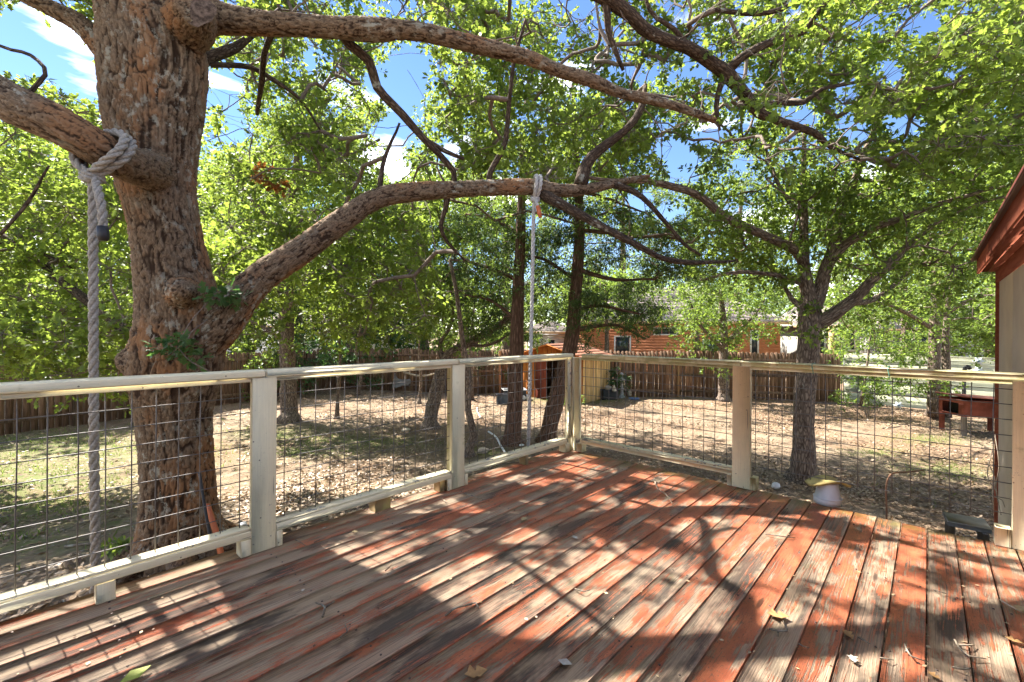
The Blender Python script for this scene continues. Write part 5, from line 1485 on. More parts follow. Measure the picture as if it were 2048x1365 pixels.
mb.add(V, [(0, 1, 2, 3), (7, 6, 5, 4), (0, 4, 5, 1), (0, 3, 7, 4), (2, 1, 5, 6), (3, 2, 6, 7)]); mb.build('roof', M['red_dark'], hw)
vn = thing('dry_vine', 'dry pale vine tendrils dangling down the beige wall beside the last post', 'vine', at(1990, 960, 4.2))
for pts in ([(1976, 925, 4.3), (1990, 960, 4.2), (1985, 990, 4.2), (2003, 1000, 4.1), (2010, 1015, 3.9)], [(1985, 900, 4.3), (1975, 950, 4.3), (1994, 985, 4.2)], [(1990, 870, 4.3), (1998, 930, 4.2), (1992, 975, 4.2), (2002, 1030, 3.9)]):
    P = catmull(np.array([at(*p) for p in pts]), .03); mb = MB(); mb.addarr(*tube(P, .004, 5)); mb.build('tendril', M['driftwood'], vn, True)
# grey step beyond the deck edge
st = thing('wooden_step', 'grey painted step beyond the deck edge at the foot of the house wall', 'step', onplane(1935, 1058, -0.09))
c = np.array(st.location)
MB().box((c[0] + .16, c[1] - 0.0, c[2]), (0.24, 0.24, 0.035), 0.1, ch=.004).build('tread', M['concrete'], st)
MB().box((c[0] + .14, c[1] - .09, c[2] - .56), (0.2, 0.035, 1.08), 0.1, ch=.004).build('stringer', M['concrete'], st)
MB().box((c[0] + .14, c[1] + .09, c[2] - .56), (0.2, 0.035, 1.08), 0.1, ch=.004).build('stringer', M['concrete'], st)

# ------------------------------------------------------------------ things on the deck
def lathe(prof, n=28):
    V = []; F = []
    for (r, z) in prof:
        for j in range(n): a = 2 * math.pi * j / n; V.append((r * math.cos(a), r * math.sin(a), z))
    for i in range(len(prof) - 1):
        for j in range(n): F.append((i * n + j, i * n + (j + 1) % n, (i + 1) * n + (j + 1) % n, (i + 1) * n + j))
    return V, F


pc = onplane(1655, 1006, 0.001); pc[2] = 0.001
pot = thing('flower_pot', 'upside down lilac grey flower pot standing on the deck edge', 'flower pot', pc)
V, F = lathe([(r_ * .9, z_ * .93) for r_, z_ in [(.098, 0), (.107, 0), (.105, .048), (.100, .052), (.096, .054), (.079, .176), (.076, .180), (.02, .181), (0.001, .181)]]); mb = MB(); mb.add(np.array(V) + pc, F); mb.build('pot_body', M['pot'], pot, True)
V, F = lathe([(r_ * .9, z_ * .93) for r_, z_ in [(.1062, .047), (.1092, .049), (.1092, .053), (.1015, .056)]]); mb = MB(); mb.add(np.array(V) + pc, F); mb.build('pot_rim', M['pot'], pot, True)
n = 13; V = []; mb = MB()
for i in range(n):
    for j in range(5):
        s = (i / (n - 1) - .5); t = (j / 4 - .5)
        wdt = 0.17 * (1 - 1.5 * s * s)
        p = pc + Rv * s * .30 + Fv * t * wdt + Uv * (.183 + 0.028 * math.cos(s * 5.5) * (1 - abs(t)) - .02 * (s > .25) * (s - .25) * 4 + .012 * s)
        V.append(p)
k = len(V); V += [np.array(p) - Uv * 0.016 for p in V]
F = []
for i in range(n - 1):
    for j in range(4):
        a = i * 5 + j; F.append((a, a + 1, a + 6, a + 5)); F.append((k + a, k + a + 5, k + a + 6, k + a + 1))
for i in range(n - 1): F.append((i * 5, i * 5 + 5, k + i * 5 + 5, k + i * 5)); F.append((i * 5 + 4, k + i * 5 + 4, k + i * 5 + 9, i * 5 + 9))
for j in range(4): F.append((j, k + j, k + j + 1, j + 1)); a = (n - 1) * 5 + j; F.append((a, a + 1, k + a + 1, k + a))
mb.add(V, F); tag(mb.build('warped_board', M['yellow_board'], None, True), 'mossy yellow warped scrap of wood lying on the upturned pot', 'wood scrap')

M['twig'] = bark_mat('fallen twig', (0.20, 0.165, 0.125), (0.10, 0.08, 0.06), lich=0.16, cell=0.01, length=3, bump=0.3, d=0.002)
M['dry_leaf'] = plain('dry tan leaf', (0.30, 0.17, 0.07), 0.7, 0.2, 0.25, 30)
M['pale_leaf'] = plain('pale dry leaf', (0.38, 0.29, 0.15), 0.7, 0.2, 0.2, 30)
M['bleached'] = plain('bleached chip', (0.36, 0.33, 0.28), 0.8, 0.2, 0.2, 20)
M['green_leaf_fallen'] = plain('yellow green leaf', (0.25, 0.28, 0.05), 0.6, 0.3, 0.2, 30)


def twig(label, strokes, r=0.005, mat='twig', h=0.006, group=None):
    P0 = onplane(*strokes[0][0], 0.0)
    o = None; mb = MB()
    for s in strokes:
        n_ = len(s); P = [onplane(x, y, h + 0.004 + (0.010 if 0 < i < n_ - 1 else 0)) for i, (x, y) in enumerate(s)]
        P = np.array(P); P = catmull(P, 0.02) if len(P) > 1 else P
        P = P + (np.stack([fbm(P * 40 + q, 70 + q) for q in range(3)], 1) - .5) * np.array([.008, .008, 0.0])
        mb.addarr(*tube(P, np.linspace(r, r * .5, len(P)) * .72, 6))
    o = mb.build('fallen_twig', M[mat], None, True, bark=True)
    return tag(o, label, 'twig', group)


def fleaf(label, px, py, size, mat, rz, lobes=True, name='fallen_leaf', cat='leaf', tmpl=None):
    size *= 0.62 if mat == 'bleached' else 0.72
    c = onplane(px, py, 0.004); tv, tf = OAK if lobes else DIA
    a = np.array([math.cos(rz), math.sin(rz), 0]); b = np.array([-a[1], a[0], 0])
    V = []
    for (x, y, z) in tv:
        V.append(c + a * (x - .5) * size + b * y * size * 1.2 + Uv * (0.004 + abs(y) * size * .55 + (x - .5) ** 2 * size * .5))
    V2 = [v - Uv * 0.0012 for v in V]; k = len(V)
    F = [tuple(f) for f in tf] + [tuple(k + i for i in reversed(f)) for f in tf]
    mb = MB(); mb.add(V + V2, F); return tag(mb.build(name, M[mat], None, True), label, cat)


twig('y shaped forked twig lying alone on the grey boards left of centre', [[(645, 1234), (650, 1215), (632, 1206)], [(650, 1215), (669, 1203)]], .008)
twig('long pale curved twig crossing the boards before the second right post', [[(1308, 957), (1316, 978), (1333, 990), (1345, 1008)], [(1316, 978), (1311, 968)]], .006, 'driftwood')
twig('straight pale stick on the orange boards just in front of the second right post', [[(1478, 1012), (1495, 1015), (1513, 1016)]], .006, 'driftwood')
twig('grey stick lying across the orange and grey boards right of centre', [[(1530, 1068), (1555, 1072), (1590, 1076)]], .006)
twig('brown stick near the foot of the second cream post', [[(928, 987), (945, 992), (966, 999)]], .007)
twig('short reddish stick on the shaded boards below the low block', [[(888, 1000), (893, 1006)]], .006, 'driftwood')
twig('thin bent twig just right of the first cream post', [[(591, 1080), (602, 1086), (613, 1093)]], .005)
twig('mossy crooked twig beside the thin bent one near the first cream post', [[(627, 1085), (640, 1080), (650, 1076)]], .006)
twig('lichen covered twig with a tufted end in the middle of the deck', [[(890, 1232), (915, 1215), (942, 1210)], [(930, 1212), (952, 1206), (958, 1217)]], .007)
twig('thin mossy sprig below the lichen covered twig at left', [[(680, 1276), (694, 1265), (700, 1252)], [(694, 1265), (690, 1248)]], .004)
twig('curved twig with side shoot beside the cupped leaf at right', [[(1539, 1258), (1556, 1262), (1573, 1262), (1566, 1240)], [(1556, 1262), (1556, 1274)]], .006)
twig('small dark stick right of the tan oak leaf', [[(1718, 1275), (1730, 1282), (1740, 1288)]], .007)
twig('long dark twig lying across a gap near the right corner', [[(1810, 1290), (1822, 1312), (1856, 1324)], [(1812, 1304), (1818, 1296)]], .006)
twig('pale branching twig near the lower right corner', [[(1908, 1280), (1922, 1300), (1938, 1312), (1972, 1318)], [(1915, 1290), (1935, 1291), (1948, 1290)]], .006, 'driftwood')
twig('pale broken twig at the right edge of the picture', [[(2000, 1200), (2025, 1215), (2048, 1228)]], .006, 'driftwood')
twig('short dark stick close to the bottom right corner', [[(1905, 1335), (1925, 1338), (1945, 1336)]], .006)
twig('tiny curled twig above the y shaped twig', [[(770, 1142), (778, 1136), (784, 1127)]], .005, 'rust_rod')
twig('short twig pointing at the bottom edge right of the bleached chip', [[(1598, 1288), (1606, 1293), (1618, 1296)]], .005)
twig('thin red brown twig between the tan leaf and the dark gap', [[(1760, 1316), (1775, 1318), (1788, 1321)]], .004)
twig('small light twig on the reddish board far right', [[(1868, 1180), (1880, 1184), (1892, 1187)]], .004)
twig('slim twig in the sunlit patch at the middle of the deck', [[(1150, 1178), (1165, 1183), (1180, 1180)]], .005)
fleaf('cupped brown leaf beside a curved twig on the right boards', 1556, 1236, .13, 'dry_leaf', 2.0)
fleaf('tan oak leaf on a grey board right of centre', 1697, 1273, .085, 'dry_leaf', 0.6)
fleaf('large curled tan leaf at the bottom edge of the picture', 952, 1352, .13, 'dry_leaf', 2.6)
fleaf('small tan leaf on the shaded boards beyond the centre', 1048, 1041, .09, 'pale_leaf', 0.2)
fleaf('whitish leaf scrap on the dark board behind the centre', 1150, 1078, .09, 'bleached', 1.2, False)
fleaf('yellow green leaf at the bottom left edge of the deck', 270, 1358, .15, 'green_leaf_fallen', 0.3, False)
fleaf('small tan leaf close to the right picture edge', 2028, 1285, .08, 'dry_leaf', 1.3)
fleaf('yellowish leaf at the far right end of the boards', 2040, 1222, .10, 'pale_leaf', 2.8)
fleaf('pale leaf with a notch near the lower right gap', 1868, 1355, .06, 'dry_leaf', 0.9)
fleaf('bleached wood chip standing on end near the bottom centre', 1130, 1330, .10, 'bleached', 1.9, False)
fleaf('white lichen tuft on the grey board near the bottom right', 1706, 1322, .08, 'bleached', 0.4)
fleaf('tiny white fluff on the boards left of the y shaped twig', 606, 1183, .04, 'bleached', 0.5, False)
fleaf('grey lichen bit on the orange board near the first post', 710, 1066, .06, 'pale_leaf', 2.1)
fleaf('white shell like scrap behind the low wooden block', 648, 1058, .05, 'bleached', 0.2, False)
# small crumbs caught on the boards and in the gaps
n = 1500
X = rng.uniform(-5.3, 0.03, n); kb = rng.integers(0, 33, n); Y = Y0 - PITCH * kb + rng.normal(0, .012, n) * (rng.random(n) < .75) + rng.uniform(-.07, .07, n) * (rng.random(n) < .3)
Pc = np.stack([X, Y, np.full(n, 0.0025)], 1); A_ = rng.normal(size=(n, 3)); A_[:, 2] = 0; A_ /= np.linalg.norm(A_, axis=1)[:, None]
Nc = np.tile(Uv, (n, 1)) + rng.normal(size=(n, 3)) * .3; Nc -= A_ * (Nc * A_).sum(1)[:, None]; Nc /= np.linalg.norm(Nc, axis=1)[:, None]
M['crumb'] = leaf_mat('crumbs', (0.12, 0.06, 0.03), (0.45, 0.34, 0.20), (0.1, 0.06, 0.02), 0.1)
o = leaf_mesh('leaf_crumbs', [(Pc, A_, Nc, 0.006 + 0.022 * rng.random(n) ** 3)], M['crumb'], None, DIA)
tag(o, 'small brown crumbs of bark and leaves caught along the deck gaps', 'debris', kind='stuff')
tie_n = ('short green string tied round the right railing above the oak trunk', 'green string knotted round the right railing beyond the pot')
for lb, px in zip(tie_n, (1626, 1778)):
    b = rail_b(px)
    P = []
    for a in np.linspace(0, 2 * math.pi * 1.0, 25):
        P.append((0.054 + 0.068 * np.clip(math.cos(a) * 1.3, -1, 1), -b + 0.004 * math.sin(a * 3), TOP - CAPH / 2 - .012 + 0.040 * np.clip(math.sin(a) * 1.4, -1, 1)))
    mb = MB(); mb.addarr(*tube(np.array(P), .003, 5)); tag(mb.build('string_tie', M['string'], None, True), lb, 'string')
P = catmull(np.array([at(1772, 1100, 3.45), at(1773, 1020, 3.45), at(1772, 975, 3.45), at(1778, 954, 3.46), at(1790, 946, 3.5), at(1820, 944, 3.6), at(1850, 940, 3.7)]), .03)
mb = MB(); mb.addarr(*tube(P, .006, 6)); tag(mb.build('bent_rod', M['rust_rod'], None, True), 'rusty hooked rod rising beyond the deck edge right of the pot', 'rod')

# ------------------------------------------------------------------ things in the yard
ot = thing('yard_tool', 'orange tool with a black strap leaning on the foot of the big oak', 'tool', gpt(440, 1100))
mb = MB(); P = [at(445, 1122, 3.44), at(432, 1065, 3.48), at(414, 1008, 3.55)]; P = catmull(np.array(P), .05)
T, Nf, Bf = frames(P)
V = []; 
for p in P:
    for (a, b_) in ((-1, -1), (1, -1), (1, 1), (-1, 1)): V.append(p + Rv * a * .021 + Fv * b_ * .008)
F = [(i * 4 + j, i * 4 + (j + 1) % 4, i * 4 + 4 + (j + 1) % 4, i * 4 + 4 + j) for i in range(len(P) - 1) for j in range(4)] + [(3, 2, 1, 0), tuple(4 * (len(P) - 1) + j for j in range(4))]
mb.add(V, F); mb.build('orange_panel', M['orange_tool'], ot)
mb = MB(); mb.addarr(*tube(catmull(np.array([at(422, 1085, 3.43), at(408, 1005, 3.5), at(399, 946, 3.57)]), .05), .011, 8)); mb.build('black_strap', M['black_plastic'], ot, True)

# rust red hutch on legs
Nn_ = at(1928, HOR, 11.5)[:2]; Ll = at(1878, HOR, 12.3)[:2]; e1 = Ll - Nn_; l1 = np.linalg.norm(e1); e1 /= l1; e2 = np.array([-e1[1], e1[0]]); e2 = e2 if e2 @ (at(2000, HOR, 11.6)[:2] - Nn_) > 0 else -e2; l2 = 1.25
hu = thing('animal_hutch', 'rust red boxy hutch on four legs in front of the metal fence', 'hutch', (*(Nn_ + e1 * l1 / 2 + e2 * l2 / 2), GZ))
ang2 = math.atan2(e1[1], e1[0])
z0h, z1h = -0.745, -0.32
def hb(s0, s1, t0, t1, z0, z1, nm, mt, rx=0.0):
    c = Nn_ + e1 * (s0 + s1) / 2 + e2 * (t0 + t1) / 2
    return MB().box((*c, (z0 + z1) / 2), (abs(s1 - s0), abs(t1 - t0), z1 - z0), ang2, ch=.006).build(nm, M[mt], hu)
hb(0, l1, 0, .02, z1h - .10, z1h, 'panel', 'rust_box'); hb(l1 - .12, l1, 0, .02, z0h, z1h - .103, 'panel', 'rust_box'); hb(0, .16, 0, .02, z0h, z1h - .103, 'panel', 'rust_box'); hb(.163, l1 - .123, 0, .02, z0h, z0h + .05, 'panel', 'rust_box')
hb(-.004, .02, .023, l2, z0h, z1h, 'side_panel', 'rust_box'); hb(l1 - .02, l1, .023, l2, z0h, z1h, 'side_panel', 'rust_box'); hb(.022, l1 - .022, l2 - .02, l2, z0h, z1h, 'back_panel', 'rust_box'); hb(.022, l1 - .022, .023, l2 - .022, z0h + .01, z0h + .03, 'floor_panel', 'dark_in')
hb(.2, l1 - .16, .12, .16, z0h + .06, z1h - .11, 'dark_backing', 'dark_in')  # near-black board painted as the shade behind the hutch opening
c = Nn_ + e1 * l1 / 2 + e2 * l2 / 2
MB().box((*c, z1h + .05), (l1 + .10, l2 + .12, .022), ang2, math.radians(4) * (1 if True else -1), ch=.004).build('lid', M['rust_box'], hu)
for (s, t) in ((.04, .04), (l1 - .06, .04), (.04, l2 - .06), (l1 - .06, l2 - .06)): hb(s - .045, s + .045, t - .045, t + .045, GZ - .05, z0h - .002, 'leg', 'grey_leg' if s < .1 and t < .1 else 'rust_box')
ib = thing('iron_ornament', 'black iron ornament on a pole between the hutch and the metal fence', 'ornament', at(1928, 850, 13.0) * np.array([1, 1, 0]) + np.array([0, 0, GZ]))
mb = MB(); mb.addarr(*tube([at(1928, 840, 12.9) - Uv * .1, at(1928, 746, 12.9)], .045, 8)); mb.build('pole', M['black_iron'], ib, True)
mb = MB(); mb.addarr(*tube(catmull(np.array([at(1915, 745, 12.9), at(1930, 747, 12.9), at(1945, 743, 12.9)]), .05), .03, 6)); mb.build('crossbar', M['black_iron'], ib, True)
mb = MB(); mb.addarr(*tube(catmull(np.array([at(1929, 746, 12.9), at(1930, 738, 12.9), at(1935, 733, 12.9), at(1940, 738, 12.9)]), .03), [.05, .06, .065, .07, .05][:1] * len(catmull(np.array([at(1929, 746, 12.9), at(1930, 738, 12.9), at(1935, 733, 12.9), at(1940, 738, 12.9)]), .03)), 8)); mb.build('figure', M['black_iron'], ib, True)

# orange shed
SA = at(1037, HOR, 18.0)[:2]; SB = at(1166, HOR, 16.3)[:2]; SC = at(1240, HOR, 18.6)[:2]
shd = thing('garden_shed', 'small orange stained shed with a dark doorway behind the leaning cedar', 'shed', (*((SA + SB) / 2), GZ))
ea = SB - SA; la = np.linalg.norm(ea); ea /= la; anA = math.atan2(ea[1], ea[0]); na = np.array([-ea[1], ea[0]]); na = na if na @ (CAMP[:2] - SA) > 0 else -na
ed = SC - SB; ed = -na
hE, hP = 1.72, 2.10
npk = 15; dr0, dr1 = .46, .64
for k in range(npk):
    f = (k + .5) / npk
    if dr0 < f < dr1: z0 = 1.55
    else: z0 = -.02
    zt = hE + (hP - hE) * (1 - abs(f - .5) * 2) - .02
    p = SA + ea * la * f
    MB().box((*p, GZ + (z0 + zt) / 2), (la / npk * .95, .022, zt - z0), anA, ch=.004).build('plank', M['shed_orange'], shd)
p = SA + ea * la * .385 + na * .03
MB().box((*p, GZ + .77), (la * .16, .025, 1.5), anA + .1, ch=.005).build('door', M['shed_red'], shd)
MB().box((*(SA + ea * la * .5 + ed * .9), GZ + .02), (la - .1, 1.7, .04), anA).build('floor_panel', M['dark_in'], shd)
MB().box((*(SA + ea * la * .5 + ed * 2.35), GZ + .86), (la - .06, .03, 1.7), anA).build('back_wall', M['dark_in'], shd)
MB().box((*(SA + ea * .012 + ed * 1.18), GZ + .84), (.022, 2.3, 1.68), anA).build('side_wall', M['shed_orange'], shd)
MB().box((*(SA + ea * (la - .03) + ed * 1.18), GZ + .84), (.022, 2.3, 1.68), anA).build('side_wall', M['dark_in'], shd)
for k in range(17):
    p = SA + ea * (la + .008 + .004 * (k % 2)) + ed * (.08 + k * .138)
    MB().box((*p, GZ + .83), (.02, .13, 1.70), anA, 0, random.uniform(-.01, .01), ch=.003).build('slat', M['reed'], shd)
mid2 = SA + ea * la / 2
for sg in (-1, 1):
    for r_ in range(6):
        f0, f1 = r_ / 6, (r_ + 1) / 6
        def q(f, t, dz): pp = mid2 + ea * sg * (1 - f) * (la / 2 + .16) - ed * t; return (pp[0], pp[1], GZ + hE - .06 + (hP + .05 - hE + .06) * f + dz)
        V = [q(f0, .18, .028), q(f0, -2.5, .028), q(f1, -2.5, .008), q(f1, .18, .008), q(f0, .18, 0), q(f0, -2.5, 0)]
        MB().add(V, [(0, 1, 2, 3) if sg > 0 else (3, 2, 1, 0), (4, 5, 1, 0) if sg > 0 else (0, 1, 5, 4), (0, 3, 4), (1, 5, 2)]).build('shingle_course', M['shingle'], shd)
    V = [q(0, .18, -.004), q(0, -2.5, -.004), q(1, -2.5, -.004), q(1, .18, -.004)]
    V += [(x, y, z - .03) for x, y, z in V]
    MB().add(V, [(0, 1, 2, 3), (7, 6, 5, 4), (0, 3, 7, 4), (1, 0, 4, 5), (2, 1, 5, 6), (3, 2, 6, 7)]).build('roof_deck', M['shed_orange'], shd)


def openbox(name, label, cat, px0, px1, py, d, h, mat, rim=None, fill=None, depth=None):
    c = gpt((px0 + px1) / 2, py); d = (c - CAMP) @ Fv
    w = (px1 - px0) / FPX * d * .8; dp = depth or w * .6; a = math.atan2(Rv[1], Rv[0]) + .15
    o = thing(name, label, cat, c)
    t = .02
    mb = MB(); u_ = np.array([math.cos(a), math.sin(a)]); v_ = np.array([-math.sin(a), math.cos(a)])
    mb.box((*c[:2], c[2] + .02), (w, dp, .03), a)
    for s in (-1, 1):
        mb.box((*(c[:2] + v_ * s * (dp / 2 - t / 2)), c[2] + .036 + h / 2), (w, t, h), a, ch=.004); mb.box((*(c[:2] + u_ * s * (w / 2 - t / 2)), c[2] + .036 + h / 2), (t, dp - 2 * t - .002, h), a, ch=.004)
    mb.build('box_body', M[mat], o)
    mb = MB()
    for s in (-1, 1):
        mb.box((*(c[:2] + v_ * s * (dp / 2)), c[2] + .045 + h), (w + .05, .045, .03), a, ch=.006); mb.box((*(c[:2] + u_ * s * (w / 2)), c[2] + .045 + h), (.045, dp - .05, .03), a, ch=.006)
    mb.build('rim', M[rim or mat], o)
    if fill: MB().box((*c[:2], c[2] + h * .8), (w - .05, dp - .05, .02), a).build('soil', M[fill], o)  # soil in the planter; in the bins a sheet painted as inner shade
    return o


openbox('storage_bin', 'dark grey bin lying low beside the straight cedar trunk', 'bin', 990, 1020, 808, 16.2, .30, 'grey_plastic', None, 'dark_in')
openbox('storage_bin', 'black bin with a white rim in front of the orange shed', 'bin', 1000, 1056, 799, 17, .34, 'black_plastic', 'white_thing', 'dark_in')
openbox('planter_box', 'black planter trough beside the tan slatted side of the shed', 'planter', 1198, 1238, 799, 17.3, .33, 'black_plastic', None, 'dark_in')


def blob(name, label, cat, c, r, mat, n=14, seed=1, grp=None):
    V, F = [], []
    for i in range(n // 2 + 1):
        for j in range(n):
            th = math.pi * i / (n // 2); ph = 2 * math.pi * j / n; V.append((math.sin(th) * math.cos(ph), math.sin(th) * math.sin(ph), math.cos(th)))
    V = np.array(V); V = V * (0.75 + 0.5 * fbm(V * 1.6 + seed * 5, seed, 2))[:, None] * np.array(r) + np.array(c)
    F = [(i * n + j, i * n + (j + 1) % n, (i + 1) * n + (j + 1) % n, (i + 1) * n + j) for i in range(n // 2) for j in range(n)]
    mb = MB(); mb.add(V, [f[::-1] for f in F]); return tag(mb.build(name, M[mat], None, True), label, cat, grp)


g_ = gpt(1047, 800); blob('white_bowl', 'white rounded basin beside the black bin and the cedar', 'basin', g_ + Uv * .10, (.16, .16, .13), 'white_thing', seed=3)
g_ = gpt(1216, 799); blob('round_stone', 'pale round stone on the black planter trough', 'stone', g_ + Uv * .44, (.12, .12, .10), 'bleached', seed=4)
g_ = gpt(1228, 800); mb = MB(); V, F = lathe([(.10, 0), (.09, .05), (.03, .2), (.004, .24)], 12); mb.add(np.array(V) + g_ + Uv * .34, F); tag(mb.build('stone_cone', M['bleached'], None, True), 'small pale cone on the right end of the planter trough', 'ornament')
g_ = gpt(1243, 796); mb = MB(); V, F = lathe([(.13, 0), (.13, .06), (.085, .08), (.075, .3), (.10, .32), (.10, .36), (.075, .38), (.07, .62), (.09, .66), (.17, .70), (.17, .74), (.06, .80), (.05, .90), (.10, .93), (.02, 1.0), (.001, 1.0)], 16)
mb.add(np.array(V) + g_, F); tag(mb.build('stone_pedestal', M['stone'], None, True), 'slim grey stone lantern pedestal before the dark potted shrub', 'garden ornament')
g_ = gpt(1276, 790); mb = MB()
for pts, r in (([(0, 0), (.05, .3), (-.06, .6), (.10, .9)], .07), ([(.0, .55), (.10, .75), (.22, .80)], .035), ([(.02, .2), (-.14, .35), (-.2, .5)], .04)):
    P = catmull(np.array([g_ + Rv * a + Uv * b_ for a, b_ in pts]), .05); mb.addarr(*tube(P, np.linspace(r, r * .4, len(P)), 8))
tag(mb.build('driftwood', M['driftwood'], None, True, bark=True), 'upright pale driftwood stump beside the plank fence', 'driftwood')
g_ = gpt(1258, 793); blob('flower_pot', 'small brown rounded pot between pedestal and driftwood', 'flower pot', g_ + Uv * .16, (.13, .13, .2), 'rock', seed=6)
g_ = gpt(1268, 800); mb = MB(); V, F = lathe([(.02, .01), (.17, .02), (.21, .06), (.20, .065), (.15, .03), (.02, .025)], 16); mb.add(np.array(V) + g_, F)
M['blue_dish'] = plain('blue dish', (0.12, 0.18, 0.32), .5); tag(mb.build('water_dish', M['blue_dish'], None, True), 'shallow blue dish on the ground before the driftwood stump', 'dish')

# sagging tarp between stakes
ta, tb = gpt(786, 782), gpt(844, 782)
tp = thing('hammock_tarp', 'sagging grey tarp slung between dark stakes near the back fence', 'tarp', (ta + tb) / 2)
V = []; nn = 14
for i in range(nn):
    for j in range(7):
        s = i / (nn - 1); t = j / 6
        p = ta * (1 - s) + tb * s + Uv * (.78 - .12 * math.sin(math.pi * s) - (.62 - .18 * math.sin(math.pi * s)) * t + .03 * math.sin(9 * s + 4 * t)) + Fv * (-.25 * t + .12 * math.sin(3 * t + 6 * s))
        V.append(p)
F = [(i * 7 + j, i * 7 + j + 1, i * 7 + j + 8, i * 7 + j + 7) for i in range(nn - 1) for j in range(6)]
mb = MB(); mb.add(V, F); q_ = mb.build('cloth', M['tarp'], tp, True); q_.modifiers.new('s', 'SOLIDIFY').thickness = .006
for p in (ta, tb): mb = MB(); mb.addarr(*tube([p - Uv * .1, p + Uv * .95], .035, 7)); mb.build('stake', M['rust_rod'], tp, True)
mb = MB(); P = catmull(np.array([at(808, 745, 18.5), at(835, 752, 18.3), at(862, 750, 18.2), at(892, 738, 18.0)]), .08); mb.addarr(*tube(P, np.linspace(.05, .03, len(P)), 8)); tag(mb.build('dead_branch', M['driftwood'], None, True, bark=True), 'pale dead branch resting across the grey tarp', 'branch')
g0 = gpt(990, 868); P = catmull(np.array([gpt(977, 866), gpt(992, 877), gpt(1000, 892), gpt(1010, 908)]) + Uv * .03, .05); mb = MB(); mb.addarr(*tube(P, .022, 8)); tag(mb.build('pale_branch', M['white_thing'], None, True), 'curved white pipe like branch on the ground left of the straight cedar', 'branch')
P = catmull(np.array([gpt(954, 818), gpt(956, 828), gpt(961, 838)]) + Uv * .03, .05); mb = MB(); mb.addarr(*tube(P, .022, 8)); tag(mb.build('pale_branch', M['white_thing'], None, True), 'short white pipe like branch further back beside the slender trunk', 'branch')
blob('white_disc', 'small white disc on the ground beside the end of the thin rope', 'disc', gpt(1043, 893) + Uv * .03, (.06, .06, .02), 'white_thing', seed=8)
blob('plastic_toy', 'small pale blue plastic piece on the ground behind the second right post', 'toy', gpt(1552, 978) + Uv * .05, (.11, .06, .05), 'pot', seed=9)
blob('white_ball', 'crumpled white scrap on the ground between big oak and first post', 'scrap', gpt(484, 1058) + Uv * .03, (.05, .05, .035), 'white_thing', seed=10)
blob('rock', 'low brown rock left of the straight cedar in front of the wire', 'rock', gpt(965, 905) + Uv * .03, (.14, .11, .07), 'rock', seed=11)
blob('rock', 'flat tan rock beside the leaning grey trunk', 'rock', gpt(812, 862) + Uv * .02, (.13, .1, .05), 'rock', seed=12)
blob('rock', 'pale rock at the foot of the plants beside the shed', 'rock', gpt(1150, 808) + Uv * .06, (.16, .12, .1), 'bleached', seed=13)
for lb, pts in (('long brown stick on the bare ground left of the big oak', [(130, 1098), (175, 1093), (215, 1092)]), ('brown stick on the ground near the metal fence seen through the wire', [(1765, 858), (1790, 856), (1803, 853)]), ('grey branch on the ground behind the first left panel', [(690, 1030), (740, 1012), (800, 1000)])):
    P = catmull(np.array([gpt(*p) for p in pts]) + Uv * .02, .05); mb = MB(); mb.addarr(*tube(P, np.linspace(.016, .008, len(P)), 6)); tag(mb.build('ground_stick', M['twig'], None, True, bark=True), lb, 'stick')

# ------------------------------------------------------------------ litter and grass on the ground
def wedge(n, z0, z1, k=1.0):
    z = z0 + (z1 - z0) * rng.random(n) ** k
    x = rng.uniform(-1.25, 1.25, n) * z
    P = CAMP[None, :] + Rv[None, :] * x[:, None] + Fv[None, :] * z[:, None]
    m = ~((P[:, 0] < XE + .02) & (P[:, 1] < Y0 + .02) & (P[:, 0] > XB))
    return P[m]


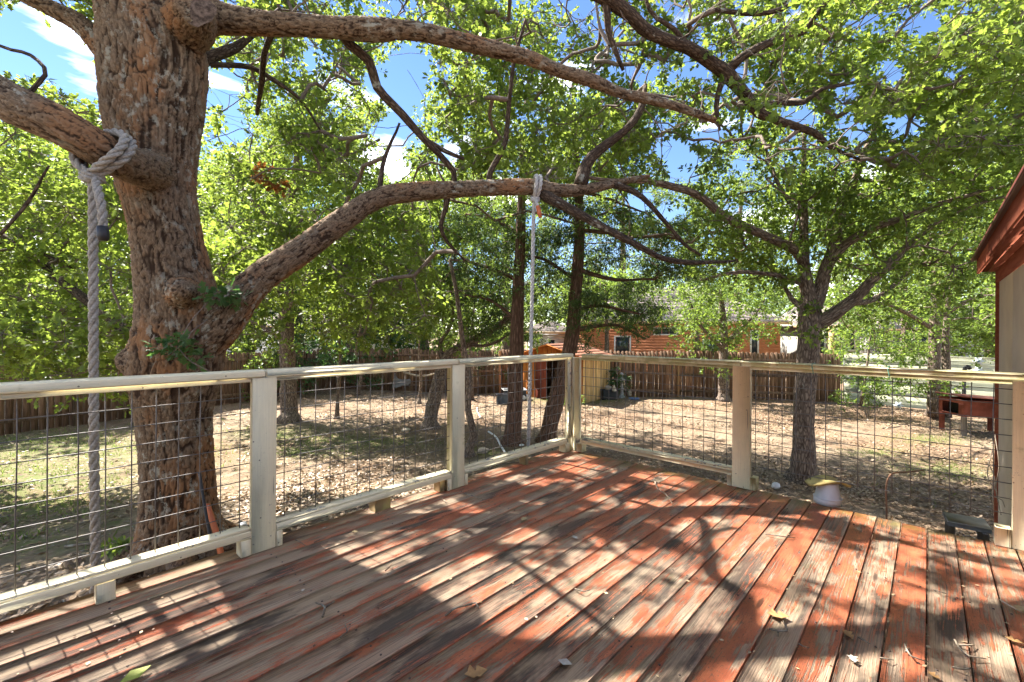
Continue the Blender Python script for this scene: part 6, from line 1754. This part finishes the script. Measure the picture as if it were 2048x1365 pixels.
P = np.vstack([wedge(140000, 2.5, 20, .9), wedge(34000, 2.5, 8, 1.0)])
dens = fbm(np.stack([P[:, 0], P[:, 1], np.zeros(len(P))], 1) * 0.55, 90, 3)
px, py, zz = proj(np.stack([P[:, 0], P[:, 1], np.full(len(P), GZ)], 1))
want = np.clip((dens - 0.36) * 5, 0.05, 1) * np.where(px < 480, 0.28, 1.0) * np.where(px > 1150, 1.0, .85)
want = want * (1 - 0.6 * green_at(np.stack([P[:, 0], P[:, 1], np.full(len(P), GZ)], 1)))
P = P[rng.random(len(P)) < want]
P[:, 2] = gh(P[:, 0], P[:, 1]) + 0.006 + rng.random(len(P)) * .02; n = len(P)
A_ = rng.normal(size=(n, 3)); A_[:, 2] *= .3; A_ /= np.linalg.norm(A_, axis=1)[:, None]
Nc = np.tile(Uv, (n, 1)) + rng.normal(size=(n, 3)) * .38; Nc -= A_ * (Nc * A_).sum(1)[:, None]; Nc /= np.linalg.norm(Nc, axis=1)[:, None]
M['litter'] = leaf_mat('leaf litter', (0.10, 0.065, 0.042), (0.40, 0.295, 0.19), (0.25, 0.14, 0.05), 0.12)
o = leaf_mesh('leaf_litter', [(P, A_, Nc, 0.036 + 0.045 * rng.random(n))], M['litter'], None, OAK if False else DIA)
tag(o, 'dry brown oak leaves scattered over the bare soil', 'leaf litter', kind='stuff')
# twigs among the litter
P = wedge(1500, 2.6, 14); P[:, 2] = gh(P[:, 0], P[:, 1]); mb = MB()
for p in P:
    a = random.uniform(0, 6.28); l = random.uniform(.06, .28); d = np.array([math.cos(a), math.sin(a), 0])
    mb.addarr(*tube([p + Uv * .012, p + d * l * .5 + Uv * .025 + rng.normal(size=3) * .012, p + d * l + Uv * .012], .0045, 4, cap=False))
o = mb.build('twig_litter', M['twig'], None, True, 'stuff', bark=True); tag(o, 'small broken twigs strewn over the yard soil', 'twigs')
# grass blades
P = wedge(150000, 2.5, 19, .8); P3 = np.stack([P[:, 0], P[:, 1], np.full(len(P), GZ)], 1)
g = green_at(P3) * np.clip((fbm(P3 * 2.4, 77, 3) - .36) * 5, 0, 1) + 0.012
P = P[rng.random(len(P)) < g * .75]; P[:, 2] = gh(P[:, 0], P[:, 1]) - .004; n = len(P)
A_ = rng.normal(size=(n, 3)) * .55; A_[:, 2] = 1; A_ /= np.linalg.norm(A_, axis=1)[:, None]
Nc = rng.normal(size=(n, 3)); Nc -= A_ * (Nc * A_).sum(1)[:, None]; Nc /= np.linalg.norm(Nc, axis=1)[:, None]
BLD = (np.array([(0, -.06, 0), (0, .06, 0), (.6, .05, .06), (1, 0, .25)], float), np.array([(0, 1, 2), (0, 2, 3)]))
M['grass'] = leaf_mat('grass blade', (0.09, 0.14, 0.03), (0.20, 0.24, 0.06), (0.28, 0.40, 0.06), 0.4)
o = leaf_mesh('grass', [(P, A_, Nc, 0.04 + 0.05 * rng.random(n))], M['grass'], None, BLD)
tag(o, 'thin green grass growing in patches on the soil', 'grass', kind='stuff')
